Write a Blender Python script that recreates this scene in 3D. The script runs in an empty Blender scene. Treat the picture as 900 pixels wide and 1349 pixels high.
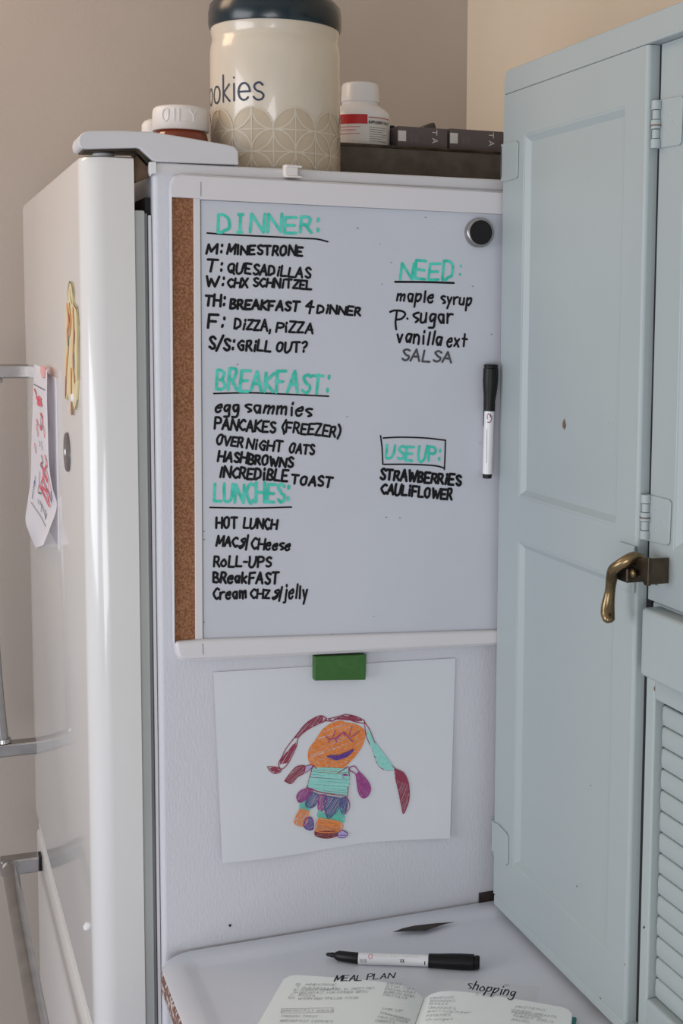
import bpy, bmesh, math, random
from mathutils import Vector, Matrix
random.seed(7)
SC = bpy.context.scene
COL = SC.collection
PI = math.pi

# ------------------------------------------------------------------ camera (calibrated from the vanishing lines)
W, H = 900, 1349
F, YAW, PITCH, ROLL, SX, SY = 1783.23, .3813325, .1021235, .0097107, 140.07, -77.53
CAM = Vector((-.2621, -1.55, 1.6223))
def cam_axes():
    cy, sy = math.cos(YAW), math.sin(YAW)
    right = Vector((cy, -sy, 0)); f = Vector((sy, cy, 0))
    fw = f*math.cos(PITCH) + Vector((0, 0, -math.sin(PITCH))); up = right.cross(fw)
    c, s = math.cos(ROLL), math.sin(ROLL)
    return c*right + s*up, -s*right + c*up, fw
RT, UP, FW = cam_axes()
cd = bpy.data.cameras.new('camera'); cam = bpy.data.objects.new('camera', cd); COL.objects.link(cam)
cd.sensor_fit = 'HORIZONTAL'; cd.sensor_width = 36; cd.lens = F*36/W
cd.shift_x = -SX/W; cd.shift_y = SY/W
cd.clip_start = .05; cd.clip_end = 50
cam.matrix_world = Matrix(((RT.x, UP.x, -FW.x, CAM.x), (RT.y, UP.y, -FW.y, CAM.y), (RT.z, UP.z, -FW.z, CAM.z), (0, 0, 0, 1)))
SC.camera = cam

# ------------------------------------------------------------------ light and exposure
vs = SC.view_settings
vs.view_transform = 'Standard'; vs.look = 'None'; vs.exposure = -0.05; vs.gamma = 1; vs.use_curve_mapping = False
wd = bpy.data.worlds.new('room_light'); SC.world = wd; wd.use_nodes = True
bg = wd.node_tree.nodes['Background']; bg.inputs[0].default_value = (.86, .91, 1, 1); bg.inputs[1].default_value = .32
def area(name, loc, target, sx, sy, power, color):
    l = bpy.data.lights.new(name, 'AREA'); l.shape = 'RECTANGLE'; l.size = sx; l.size_y = sy; l.energy = power; l.color = color
    o = bpy.data.objects.new(name, l); COL.objects.link(o); o.location = loc
    o.rotation_euler = (Vector(target)-Vector(loc)).to_track_quat('-Z', 'Z').to_euler(); return o
area('window_daylight', (-2.6, -.8, 1.5), (.3, 0, .9), 1.2, 1.8, 40, (.91, .93, .99))
area('rear_window_daylight', (-1.3, -3.4, .95), (.2, 0, .85), 1.4, 1.2, 34, (.95, .935, .96))
area('ceiling_lamp', (-.75, .45, 2.45), (.6, .5, 1.7), .45, .45, 4.6, (1, .70, .46))

# ------------------------------------------------------------------ pixel <-> place helpers: a ray of the photograph meets a real plane
def ray(px, py): return RT*((px-W/2-SX)/F) + UP*(-(py-H/2-SY)/F) + FW
def at(px, py, ax, v):
    r = ray(px, py); return CAM + r*((v-CAM[ax])/r[ax])

# ------------------------------------------------------------------ materials
def lin(c): return tuple((x/255/12.92 if x <= 10.3 else ((x/255+.055)/1.055)**2.4) for x in c)
def mat(name, rgb, rough=.5, metal=0, rgb2=None, nscale=8, ndetail=4, lo=.35, hi=.65, bump=0, bscale=200, stretch=(1, 1, 1), coat=0, trans=0, spec=.5):
    m = bpy.data.materials.new(name); m.use_nodes = True; nt = m.node_tree; b = nt.nodes['Principled BSDF']
    b.inputs['Base Color'].default_value = (*lin(rgb), 1); b.inputs['Roughness'].default_value = rough; b.inputs['Metallic'].default_value = metal
    b.inputs['Coat Weight'].default_value = coat; b.inputs['Transmission Weight'].default_value = trans; b.inputs['Specular IOR Level'].default_value = spec
    tc = nt.nodes.new('ShaderNodeTexCoord'); mp = nt.nodes.new('ShaderNodeMapping'); mp.inputs['Scale'].default_value = stretch
    nt.links.new(tc.outputs['Object'], mp.inputs['Vector'])
    if rgb2:
        n = nt.nodes.new('ShaderNodeTexNoise'); n.inputs['Scale'].default_value = nscale; n.inputs['Detail'].default_value = ndetail
        r = nt.nodes.new('ShaderNodeValToRGB'); r.color_ramp.elements[0].position = lo; r.color_ramp.elements[1].position = hi
        r.color_ramp.elements[0].color = (*lin(rgb), 1); r.color_ramp.elements[1].color = (*lin(rgb2), 1)
        nt.links.new(mp.outputs[0], n.inputs['Vector']); nt.links.new(n.outputs['Fac'], r.inputs['Fac']); nt.links.new(r.outputs[0], b.inputs['Base Color'])
    if bump:
        n = nt.nodes.new('ShaderNodeTexNoise'); n.inputs['Scale'].default_value = bscale; n.inputs['Detail'].default_value = 3
        bp = nt.nodes.new('ShaderNodeBump'); bp.inputs['Strength'].default_value = bump; bp.inputs['Distance'].default_value = .002
        nt.links.new(mp.outputs[0], n.inputs['Vector']); nt.links.new(n.outputs['Fac'], bp.inputs['Height']); nt.links.new(bp.outputs[0], b.inputs['Normal'])
    return m
M = dict(
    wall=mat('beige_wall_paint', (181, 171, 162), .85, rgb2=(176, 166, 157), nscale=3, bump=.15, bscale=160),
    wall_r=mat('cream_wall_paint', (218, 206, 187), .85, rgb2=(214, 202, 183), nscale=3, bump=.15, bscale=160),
    ceil=mat('ceiling_paint', (225, 220, 210), .9, rgb2=(220, 215, 205)),
    floor=mat('floor_tile', (178, 182, 194), .5, rgb2=(166, 170, 184), nscale=4),
    fr_side=mat('textured_white_steel', (206, 207, 213), .42, rgb2=(203, 204, 210), nscale=2, bump=.22, bscale=170, stretch=(2.2, 2.2, .8)),
    fr_door=mat('smooth_white_door_steel', (220, 219, 217), .2, rgb2=(217, 216, 214), nscale=2, coat=.4, bump=.01, bscale=12),
    fr_plastic=mat('white_appliance_plastic', (206, 205, 207), .45, rgb2=(203, 202, 204)),
    gasket=mat('grey_door_gasket', (118, 120, 124), .7, rgb2=(110, 112, 116)),
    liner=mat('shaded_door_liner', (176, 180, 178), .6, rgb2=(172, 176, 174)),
    dark=mat('dark_gap', (26, 26, 30), .8),
    board_frame=mat('white_board_plastic', (216, 213, 215), .38, rgb2=(213, 210, 212), nscale=3),
    board=mat('white_dry_erase_board', (200, 203, 211), .3, rgb2=(196, 199, 207), nscale=7, lo=.4, hi=.7),
    cork=mat('brown_cork', (120, 78, 52), .95, rgb2=(166, 118, 84), nscale=420, ndetail=6, lo=.38, hi=.66, bump=.6, bscale=500),
    ink=mat('black_marker_ink', (9, 9, 12), .6, spec=.25, rgb2=(24, 23, 28), nscale=90),
    ink_grey=mat('faded_marker_ink', (84, 84, 88), .6, rgb2=(60, 60, 64), nscale=150),
    teal=mat('teal_marker_ink', (44, 190, 166), .5, rgb2=(84, 208, 190), nscale=110, lo=.4, hi=.6),
    paper=mat('white_paper', (212, 215, 219), .8, rgb2=(208, 211, 216), nscale=5),
    page=mat('ivory_notebook_paper', (234, 240, 239), .8, rgb2=(230, 237, 236), nscale=5),
    cover=mat('teal_notebook_cover', (40, 130, 125), .6, rgb2=(36, 120, 118)),
    blue=mat('pale_blue_cabinet_paint', (168, 178, 178), .42, rgb2=(164, 174, 175), nscale=4, bump=.12, bscale=45, stretch=(1, 1, .35)),
    blue_edge=mat('chipped_cabinet_edge_paint', (168, 178, 178), .5, rgb2=(92, 66, 48), nscale=38, ndetail=6, lo=.69, hi=.72, bump=.1, bscale=60),
    bronze=mat('aged_bronze', (104, 90, 68), .3, 1, rgb2=(158, 136, 100), nscale=60, lo=.35, hi=.7),
    iron=mat('dark_latch_metal', (66, 60, 54), .45, 1, rgb2=(92, 82, 68), nscale=50),
    chrome=mat('brushed_handle_metal', (176, 174, 172), .25, 1, rgb2=(160, 158, 156), nscale=30),
    enamel=mat('worn_white_enamel', (216, 218, 225), .38, rgb2=(210, 213, 221), nscale=6, bump=.03, bscale=30),
    enamel_edge=mat('rust_worn_enamel_edge', (196, 192, 192), .6, rgb2=(112, 72, 58), nscale=170, ndetail=6, lo=.40, hi=.50, bump=.4, bscale=200),
    chip=mat('chipped_black_enamel', (34, 28, 26), .7, rgb2=(58, 46, 40), nscale=90),
    wood=mat('bare_brown_wood', (120, 96, 74), .8, rgb2=(96, 74, 56), nscale=60),
    black=mat('black_plastic', (8, 8, 9), .42, spec=.3, rgb2=(16, 16, 18)),
    black2=mat('matte_black_magnet', (20, 19, 20), .65, spec=.3, rgb2=(26, 25, 26)),
    white=mat('glossy_white_plastic', (226, 226, 228), .3, rgb2=(222, 222, 224)),
    green=mat('green_magnet_paint', (52, 98, 40), .5, rgb2=(60, 110, 46), nscale=120, lo=.5, hi=.8),
    jar=mat('cream_glazed_ceramic', (206, 195, 177), .26, rgb2=(201, 190, 172), nscale=5, coat=.5),
    jar_fill=mat('tan_printed_glaze', (190, 175, 152), .3, rgb2=(185, 170, 147), nscale=20),
    jar_line=mat('pale_printed_line', (206, 196, 178), .3, rgb2=(201, 191, 173), nscale=20),
    navy=mat('dark_teal_glaze', (13, 32, 40), .26, rgb2=(16, 36, 44), coat=.1),
    navy_ink=mat('navy_lettering', (30, 40, 66), .4, rgb2=(36, 46, 72)),
    amber=mat('amber_oil_glass', (112, 42, 22), .1, rgb2=(136, 56, 28), nscale=14, coat=.4),
    cap=mat('white_ribbed_cap', (224, 218, 214), .45, rgb2=(220, 214, 210)),
    red=mat('red_label_print', (188, 24, 36), .5, rgb2=(180, 22, 34)),
    label=mat('white_label_paper', (218, 216, 212), .6, rgb2=(212, 210, 206)),
    greyprint=mat('grey_label_print', (112, 110, 112), .6, rgb2=(140, 138, 140), nscale=300),
    tray=mat('dark_grey_felt_tray', (84, 78, 70), .95, rgb2=(98, 90, 82), nscale=60, bump=.3, bscale=300),
    boxm=mat('taupe_carton', (98, 90, 90), .6, rgb2=(94, 86, 86)),
    redclay=mat('dark_red_glaze', (92, 26, 20), .4, rgb2=(80, 22, 18)),
    pink=mat('pink_clip_plastic', (226, 170, 164), .5, rgb2=(220, 160, 156)),
    disc=mat('grey_metal_magnet', (112, 108, 108), .35, .6, rgb2=(126, 122, 122)),
    cream=mat('pale_yellow_card', (216, 202, 160), .6, rgb2=(208, 194, 152), nscale=60),
    orange=mat('orange_felt_pen', (222, 122, 48), .7, rgb2=(232, 146, 84), nscale=300),
    crimson=mat('crimson_felt_pen', (134, 40, 66), .7, rgb2=(156, 66, 90), nscale=300),
    magenta=mat('magenta_felt_pen', (146, 44, 124), .7, rgb2=(164, 74, 142), nscale=300),
    purple=mat('purple_felt_pen', (84, 44, 134), .7, rgb2=(104, 70, 150), nscale=300),
    slate=mat('slate_blue_felt_pen', (74, 76, 126), .7, rgb2=(90, 96, 146), nscale=300),
    aqua=mat('aqua_felt_pen', (132, 206, 196), .7, rgb2=(158, 214, 208), nscale=300),
    aquad=mat('bright_aqua_felt_pen', (88, 196, 174), .7, rgb2=(110, 204, 186), nscale=300),
    brown=mat('maroon_felt_pen', (116, 36, 46), .7, rgb2=(140, 50, 60), nscale=300),
    lilac=mat('lilac_felt_pen', (176, 160, 206), .7, rgb2=(190, 176, 214), nscale=300),
    pencil=mat('thin_black_pen', (70, 70, 76), .7, rgb2=(96, 96, 100), nscale=300),
    notepen=mat('fine_grey_black_pen', (96, 98, 102), .7, rgb2=(120, 122, 126), nscale=300),
    cardpaper=mat('thin_card_paper', (238, 236, 240), .8, rgb2=(234, 232, 236), nscale=5),
    tanred=mat('faded_red_print', (196, 112, 92), .6, rgb2=(184, 98, 84), nscale=200),
    tanblue=mat('faded_blue_print', (130, 146, 156), .6, rgb2=(118, 134, 148), nscale=200),
    rosepen=mat('rose_felt_pen', (206, 74, 92), .7, rgb2=(216, 110, 122), nscale=300),
    tanpen=mat('tan_print', (212, 160, 104), .6, rgb2=(200, 142, 92), nscale=200),
)

def translucent(m, k):
    nt = m.node_tree; b = nt.nodes['Principled BSDF']; o = nt.nodes['Material Output']; t = nt.nodes.new('ShaderNodeBsdfTranslucent'); mx = nt.nodes.new('ShaderNodeMixShader')
    t.inputs['Color'].default_value = (.85, .83, .88, 1); mx.inputs[0].default_value = k
    nt.links.new(b.outputs[0], mx.inputs[1]); nt.links.new(t.outputs[0], mx.inputs[2]); nt.links.new(mx.outputs[0], o.inputs['Surface'])
translucent(M['cardpaper'], .3)

# ------------------------------------------------------------------ mesh helpers
def tag(o, label=None, cat=None, group=None, kind=None):
    if label: o['label'] = label
    if cat: o['category'] = cat
    if group: o['group'] = group
    if kind: o['kind'] = kind
    return o
def thing(name, loc, label, cat, group=None):
    o = bpy.data.objects.new(name, None); COL.objects.link(o); o.location = loc; o.empty_display_size = .05
    bpy.context.view_layer.update()
    return tag(o, label, cat, group)
def link(name, me, m, parent=None, bevel=0, seg=3, smooth=True, label=None):
    o = bpy.data.objects.new(name, me); COL.objects.link(o); me.materials.append(M[m] if isinstance(m, str) else m)
    if smooth:
        for p in me.polygons: p.use_smooth = True
    if parent:
        o.parent = parent
        r = parent; off = Vector(parent.location)
        while r.parent: r = r.parent; off += Vector(r.location)
        o.location = -off
    if bevel:
        b = o.modifiers.new('bevel', 'BEVEL'); b.width = bevel; b.segments = seg; b.limit_method = 'ANGLE'; b.angle_limit = .6; b.harden_normals = True
    elif smooth:
        try: me.set_sharp_from_angle(angle=.7)
        except Exception: pass
    if label: o['label'] = label
    return o
class MB:
    def __init__(s): s.v = []; s.f = []
    def add(s, vs, fs):
        n = len(s.v); s.v += [tuple(v) for v in vs]; s.f += [tuple(i+n for i in f) for f in fs]; return s
    def box(s, x0, x1, y0, y1, z0, z1):
        return s.add([(x, y, z) for x in (x0, x1) for y in (y0, y1) for z in (z0, z1)],
                     [(0, 1, 3, 2), (4, 6, 7, 5), (0, 4, 5, 1), (2, 3, 7, 6), (0, 2, 6, 4), (1, 5, 7, 3)])
    def prism(s, pts, vec):                     # closed outline, extruded by vec
        n = len(pts); pts = [Vector(p) for p in pts]; vec = Vector(vec)
        vs_ = pts + [p+vec for p in pts]
        return s.add(vs_, [tuple(range(n)), tuple(range(2*n-1, n-1, -1))] + [(i, (i+1) % n, n+(i+1) % n, n+i) for i in range(n)])
    def lathe(s, p0, p1, prof, n=40, cap=True):  # prof: (t along p0->p1 as 0..1, radius)
        p0 = Vector(p0); p1 = Vector(p1); d = (p1-p0); a = d.normalized()
        u = a.orthogonal().normalized(); w = a.cross(u); vs_ = []; fs = []
        for t, r in prof:
            for k in range(n):
                c = 2*PI*k/n; vs_.append(p0+d*t+(u*math.cos(c)+w*math.sin(c))*r)
        for j in range(len(prof)-1):
            for k in range(n): fs.append((j*n+k, j*n+(k+1) % n, (j+1)*n+(k+1) % n, (j+1)*n+k))
        if cap: fs.append(tuple(range(n-1, -1, -1))); fs.append(tuple((len(prof)-1)*n+k for k in range(n)))
        return s.add(vs_, fs)
    def tube(s, path, rad, n=14, flat=1):
        path = [Vector(p) for p in path]; rad = rad if isinstance(rad, (list, tuple)) else [rad]*len(path)
        vs_ = []; fs = []; prev = None
        for i, p in enumerate(path):
            d = (path[min(i+1, len(path)-1)]-path[max(i-1, 0)]).normalized()
            u = (prev - d*prev.dot(d)).normalized() if prev is not None else d.orthogonal().normalized(); prev = u; w = d.cross(u)
            for k in range(n):
                c = 2*PI*k/n; vs_.append(p+(u*math.cos(c)*flat+w*math.sin(c))*rad[i])
        for j in range(len(path)-1):
            for k in range(n): fs.append((j*n+k, j*n+(k+1) % n, (j+1)*n+(k+1) % n, (j+1)*n+k))
        fs.append(tuple(range(n-1, -1, -1))); fs.append(tuple((len(path)-1)*n+k for k in range(n)))
        return s.add(vs_, fs)
    def ribbon(s, pts, w, N, cap=True):          # flat ink line lying on a surface
        pts = [Vector(p) for p in pts]; s.k = getattr(s, 'k', 0)      # every piece of ink a few micrometres above the last
        for i, p in enumerate(pts):
            s.k += 2; n = N(p) if callable(N) else N; l1 = n*((s.k % 240)*2.5e-6); l2 = n*((s.k % 240+1)*2.5e-6)
            if cap or 0 < i < len(pts)-1:
                u = n.orthogonal().normalized(); v = n.cross(u)
                s.add([p+l2+(u*math.cos(k*PI/4)+v*math.sin(k*PI/4))*w/2 for k in range(8)], [tuple(range(8))])
            if i:
                q = pts[i-1]; d = p-q
                if d.length < 1e-7: continue
                x = n.cross(d).normalized()*w/2
                s.add([q-x+l1, p-x+l1, p+x+l1, q+x+l1], [(0, 1, 2, 3)])
        return s
    def build(s, name, m, parent=None, recalc=True, **k):
        me = bpy.data.meshes.new(name); me.from_pydata(s.v, [], s.f)
        if recalc:
            bm = bmesh.new(); bm.from_mesh(me); bmesh.ops.recalc_face_normals(bm, faces=bm.faces); bm.to_mesh(me); bm.free()
        return link(name, me, m, parent, **k)
def box(name, m, parent, x0, x1, y0, y1, z0, z1, bevel=.003, **k): return MB().box(x0, x1, y0, y1, z0, z1).build(name, m, parent, bevel=bevel, **k)
def pxprism(name, m, parent, px, ax, v, vec, bevel=.001, **k): return MB().prism([at(x, y, ax, v) for x, y in px], vec).build(name, m, parent, bevel=bevel, **k)
def struct(o): o['kind'] = 'structure'; return o
def crom(p, n=5):                                # Catmull-Rom through points
    if len(p) < 3: return p
    q = [p[0]]+list(p)+[p[-1]]; out = []
    for i in range(1, len(q)-2):
        a, b, c, d = q[i-1:i+3]
        for k in range(n):
            t = k/n
            out.append(tuple(.5*(2*b[j]+(c[j]-a[j])*t+(2*a[j]-5*b[j]+4*c[j]-d[j])*t*t+(3*b[j]-a[j]-3*c[j]+d[j])*t**3) for j in range(len(b))))
    return out+[tuple(p[-1])]

# ------------------------------------------------------------------ single-stroke hand lettering (x 0.., y: 4 baseline, c cap height, 9 x-height)
G = {
 'A': (6, '043c64 1757'), 'B': (5, '040c ~0c2c4b4a3828 ~28385655342404'), 'C': (5, '~5b3c1a0816344455'), 'D': (6, '040c ~0c2c4b59563524 0424'),
 'E': (5, '5c0c0454 0848'), 'F': (5, '040c5c 0848'), 'G': (6, '~5b3c1a0816345456 565838'), 'H': (6, '040c 646c 0868'), 'I': (2, '141c'),
 'J': (5, '~4c46341405'), 'K': (5, '040c 5c0854'), 'L': (5, '0c0454'), 'M': (7, '041c367c74'), 'N': (6, '040c646c'),
 'O': (6, '~3c1b08153456595b3c'), 'P': (5, '040c ~0c3c5b593808'), 'Q': (6, '~3c1b08153456595b3c 3663'),
 'R': (5, '040c ~0c3c4b4a3808 2854'), 'S': (5, '~5b3c1b1a3857553415'), 'T': (6, '0c6c 3c34'), 'U': (6, '~0c061434566c'), 'V': (6, '0c346c'),
 'W': (8, '0c243a648c'), 'X': (6, '0c64 6c04'), 'Y': (6, '0c38 6c3834'), 'Z': (5, '0c5c0454'), ':': (2, '1516 1a1b'), '.': (2, '1415'), ',': (2, '1512'),
 '/': (3, '033d'), '-': (4, '0838'), '?': (5, '~0b2c4b493827 2425'), '(': (3, '~3d182633'), ')': (3, '~0d2a2613'), '4': (5, '3c0858 3c33'),
 '&': (6, '~3b1a1938361405264a 5d53'),
 'a': (5, '~4919071524354849 4944'), 'b': (5, '0c04 ~07294946352405'), 'c': (4, '~49290715254546'), 'd': (5, '4c44 ~49190715244648'),
 'e': (5, '~0747493918061434 3445'), 'f': (4, '~4c2c1a14 0939'), 'g': (5, '~4919071525364849 ~494442311101'), 'h': (5, '0c04 ~07294844'),
 'i': (2, '1914 1b1c'), 'j': (3, '~29221101 2b2c'), 'k': (5, '0c04 4906 1744'), 'l': (2, '1c14'), 'm': (7, '0904 ~07293834 ~37596864'), 'n': (5, '0904 ~07294844'),
 'o': (5, '~29070524454729'), 'p': (5, '0900 ~07294946352405'), 'r': (4, '0904 ~072949'),
 's': (4, '~49290817364524'), 't': (4, '2c24 0949'), 'u': (5, '~0905143446 4944'), 'v': (5, '092449'), 'w': (7, '0924375479'), 'x': (5, '0944 4904'),
 'y': (5, '0925 4911'), 'z': (4, '09490444'), ' ': (3, ''),
 '@': (5, '1c3c 1434 2c24'),   # serifed capital I
}
for _k, (_w, _s) in G.items():
    for _t in _s.split(): assert len(_t.lstrip('~')) % 2 == 0, _k
def dec(st):
    sm = st.startswith('~'); st = st.lstrip('~'); P = [(int(st[i], 36), int(st[i+1], 36)-4) for i in range(0, len(st)-1, 2)]
    return crom([(float(a), float(b)) for a, b in P], 4) if sm else [(float(a), float(b)) for a, b in P]
def text_strokes(txt, x0, y0, x1, y1, h, jit=.5, slant=.06, gap=1.85):
    """Strokes of a line of lettering, baseline (x0,y0)-(x1,y1), capitals h high, in the units of the surface."""
    adv = 0; items = []
    for ch in txt:
        w, s = G[ch]; items.append((adv, s)); adv += w+gap
    adv -= gap; L = math.hypot(x1-x0, y1-y0); ux, uy = (x1-x0)/L, (y1-y0)/L; k = L/adv; out = []
    for a, s in items:
        jy = random.uniform(-jit, jit)*h/14; q_ = 1 if jit else 0; js = 1+q_*random.uniform(-.09, .09); jr = q_*random.uniform(-.05, .09)
        bw = [q_*random.uniform(-.28, .28) for _ in range(4)]
        for st in s.split():
            pts = []
            for x, y in dec(st):
                X = (a+x+y*slant+y*jr+bw[0]*math.sin(y*.7+bw[1]*6))*k; Y = (y+bw[2]*math.sin(x*.9+bw[3]*6))/8*h*js+jy
                pts.append((x0+ux*X+uy*Y, y0+uy*X-ux*Y))
            out.append(pts)
    return out
def lettering(name, m, parent, strokes, w, mapper, N, label=None):
    b = MB()
    for st in strokes: b.ribbon([mapper(*p) for p in st], w, N)
    o = b.build(name, m, parent, recalc=False, smooth=False, label=label); return o

# ================================================================== THE SETTING
XR, YB = .775, .955
struct(box('wall_back', 'wall', None, -3.2, XR+.1, YB, YB+.1, 0, 2.6, 0))
struct(box('wall_right', 'wall_r', None, XR, XR+.1, -4, YB, 0, 2.6, 0))
struct(box('floor', 'floor', None, -3.2, XR+.1, -4, YB+.1, -.05, 0, 0))
struct(box('ceiling', 'ceil', None, -3.2, XR+.1, -4, YB+.1, 2.6, 2.65, 0))

# ================================================================== REFRIGERATOR
XF = -.078; ZT = 1.788
fr = thing('refrigerator', (.35, .4, 0), 'white refrigerator whose side carries the menu board', 'refrigerator')
box('cabinet_body', 'fr_side', fr, 0, .70, 0, .80, .03, ZT, .007, seg=4)
box('top_cap', 'fr_plastic', fr, .001, .70, -.0012, .80, ZT-.0135, ZT+.0004, .003)
for (x, y) in ((.04, .04), (.66, .04), (.04, .76), (.66, .76)):
    MB().lathe((x, y, 0), (x, y, .035), [(0, .02), (1, .02)], 20).build('foot', 'black', fr)
def slab_x(name, m, parent, x0, x1, y0, y1, z0, z1, r, rz=.006, n=8, bow=0):
    """A door leaf: vertical edges of the front (x0 side) rounded with radius r."""
    pts = []
    for k in range(n+1):
        a = PI/2*k/n; pts.append((x0+r-r*math.sin(a), y0+r-r*math.cos(a)))
    if bow:
        for k in range(1, 10):
            t = k/10; pts.append((x0-bow*math.sin(PI*t), y0+r+(y1-y0-2*r)*t))
    for k in range(n+1):
        a = PI/2*k/n; pts.append((x0+r-r*math.cos(a), y1-r+r*math.sin(a)))
    pts = [(x1, y0)]+pts+[(x1, y1)]
    b = MB(); N = len(pts); rings = []
    cx, cyy = (x0+x1)/2, (y0+y1)/2
    for z, ins in ((z0, rz), (z0+rz*.3, rz*.3), (z0+rz, 0), (z1-rz, 0), (z1-rz*.3, rz*.3), (z1, rz)):
        rings.append([(p[0]+ins*(1 if p[0] < x0+r*.9 else (-0 if p[0] >= x1-1e-6 else .6)), p[1]+ins*(1 if p[1] < cyy else -1)*(1 if p[1] < y0+r or p[1] > y1-r else 0), z) for p in pts])
    vs_ = [v for rr in rings for v in rr]; fs = []
    for j in range(len(rings)-1):
        for k in range(N): fs.append((j*N+k, j*N+(k+1) % N, (j+1)*N+(k+1) % N, (j+1)*N+k))
    fs.append(tuple(range(N))); fs.append(tuple((len(rings)-1)*N+k for k in range(N)))
    return b.add(vs_, fs).build(name, m, parent)
ZG = .772
door = slab_x('refrigerator_door', 'fr_door', fr, XF, -.020, .0, .80, ZG, 1.793, .026, .006)
drawer = slab_x('freezer_drawer', 'fr_door', fr, XF+.001, -.020, .0, .80, .09, ZG-.030, .026, .004)
box('drawer_seal', 'fr_plastic', fr, XF+.006, -.01, .004, .796, ZG-.033, ZG+.004, .002)
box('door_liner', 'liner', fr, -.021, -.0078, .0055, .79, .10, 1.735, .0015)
box('door_gasket', 'gasket', fr, -.0080, -.0048, .007, .78, .10, 1.732, .0006)
box('gasket_fold', 'dark', fr, -.0062, .001, .012, .78, .10, 1.75, 0)
box('frame_strip', 'fr_plastic', fr, -.0040, -.0006, .0045, .78, .10, 1.73, .0006)
# kick plate
box('kick_plate', 'fr_plastic', fr, -.04, .02, .02, .78, .02, .085, .003)
# corner cap and hinge cover
pxprism('corner_cap', 'white', fr, [(197, 213), (206, 213), (206.5, 228), (200, 229), (199, 232), (197, 226)], 1, -.004, (0, .012, 0), .0008)
hc = [(104, 191), (103.3, 185), (104.8, 179), (109, 174.8), (116, 172.6), (125, 172), (160, 172), (200, 173.5), (240, 180), (280, 187), (300, 190.5), (309, 193), (314, 199), (315, 217), (205, 213), (201, 211), (184, 195.5), (180, 194.5), (114, 196), (107, 195)]
pxprism('hinge_cover', 'fr_plastic', fr, hc, 1, -.003, (0, .060, 0), .0018, seg=4)
pxprism('hinge_arm', 'iron', fr, [(108, 191), (184, 193), (207, 216), (207, 225), (200, 222), (180, 199.5), (150, 199.5), (110, 198.5)], 1, .004, (0, .045, 0), .0005)
c = at(136, 198, 1, .035)
MB().lathe((c.x, .035, 1.790), (c.x, .035, 1.799), [(0, .012), (.8, .012), (1, .011)], 28).build('hinge_washer', 'white', fr)
pxprism('hinge_bracket', 'wood', fr, [(177, 208), (181, 205), (197, 222), (198, 232), (180, 240), (177, 238)], 1, .012, (0, .03, 0), .001)
# side screw dot
d = at(303, 1219, 1, 0)
MB().lathe((d.x, .001, d.z), (d.x, -.0012, d.z), [(0, .0018), (1, .0014)], 12).build('screw_hole', 'dark', fr)
d = at(118.5, 1222, 0, XF+.004)
MB().lathe((XF+.006, d.y+.006, d.z), (XF-.002, d.y+.002, d.z), [(0, .007), (.6, .006), (1, .003)], 16).build('white_stud', 'white', door, label='small white stud on the door edge')
# door handle (on the far side of the door)
YH = .745
hb = at(2.0, 900, 1, YH)
zt, zb = at(20, 489, 1, YH).z, at(30, 984, 1, YH).z
h = MB().tube([(hb.x-.014*math.sin(PI*k/20)**.8, YH, zb+.006+(zt-zb-.012)*k/20) for k in range(21)], .0105, 18)
h.build('handle_bar', 'chrome', door)
for z in (zt, zb):
    box('handle_bracket', 'chrome', door, hb.x-.012, XF+.004, YH-.013, YH+.013, z-.011, z+.011, .003)
    MB().lathe((hb.x, YH, z+(.012 if z == zb else -.012)), (hb.x, YH, z+(.018 if z == zb else -.018)), [(0, .0135), (1, .0125)], 24).build('handle_collar', 'chrome', door)
# drawer handle
YD = .70
db = at(12, 1140, 1, YD)
MB().tube([(db.x, YD-.012, db.z), (db.x, .4, db.z), (db.x, .09, db.z)], .0125, 20).build('handle_bar', 'chrome', drawer)
for y in (YD, .085):
    box('handle_bracket', 'chrome', drawer, db.x-.014, XF-.003, y-.014, y+.014, db.z-.013, db.z+.013, .003)
    box('bracket_foot', 'black', drawer, XF-.004, XF+.004, y-.013, y+.013, db.z-.012, db.z+.012, .001, label='black foot of the handle bracket')
MB().lathe((db.x, YD-.013, db.z), (db.x, YD-.019, db.z), [(0, .0150), (1, .0142)], 26).build('handle_collar', 'chrome', drawer)

# ================================================================== WHITEBOARD on the fridge side
wb = thing('menu_board', (.3, -.001, 1.2), 'white dry-erase menu board with cork strip hung on the refrigerator side', 'whiteboard')
YP = -.0125
outer = [(224, 252), (224.5, 241), (229, 232), (238, 228.6), (300, 232), (860, 263), (858, 840), (300, 869), (240, 871.5), (234.5, 868), (231.5, 860), (229.5, 845)]
pxprism('back_plate', 'board_frame', wb, outer, 1, -.0105, (0, .0098, 0), .002)
pxprism('top_rail', 'board_frame', wb, [(225.5, 258), (225.5, 243), (230, 234), (240, 231), (300, 234), (860, 265), (860, 292), (264.5, 262.5), (264, 261.5), (226, 259.5)], 1, -.0175, (0, .008, 0), .003, seg=4)
pxprism('bottom_rail', 'board_frame', wb, [(231, 846), (268, 843), (860, 824), (858, 839), (300, 867.5), (242, 870), (236, 867), (233, 860)], 1, -.0205, (0, .0110, 0), .0045, seg=5)
pxprism('left_rail', 'board_frame', wb, [(224.3, 256), (227.0, 256), (230.8, 848), (228.6, 848)], 1, -.0165, (0, .007, 0), .001)
pxprism('divider_strip', 'board_frame', wb, [(255, 259), (264, 260), (267.5, 845), (257.5, 846)], 1, -.0140, (0, .004, 0), .0008)
pxprism('cork_strip', 'cork', wb, [(226.6, 260.5), (255, 261.5), (258, 845), (230.4, 847)], 1, -.0125, (0, .003, 0), 0)
pxprism('writing_panel', 'board', wb, [(264, 262), (862, 291), (862, 826), (267, 843.5)], 1, YP, (0, .003, 0), 0)
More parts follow.
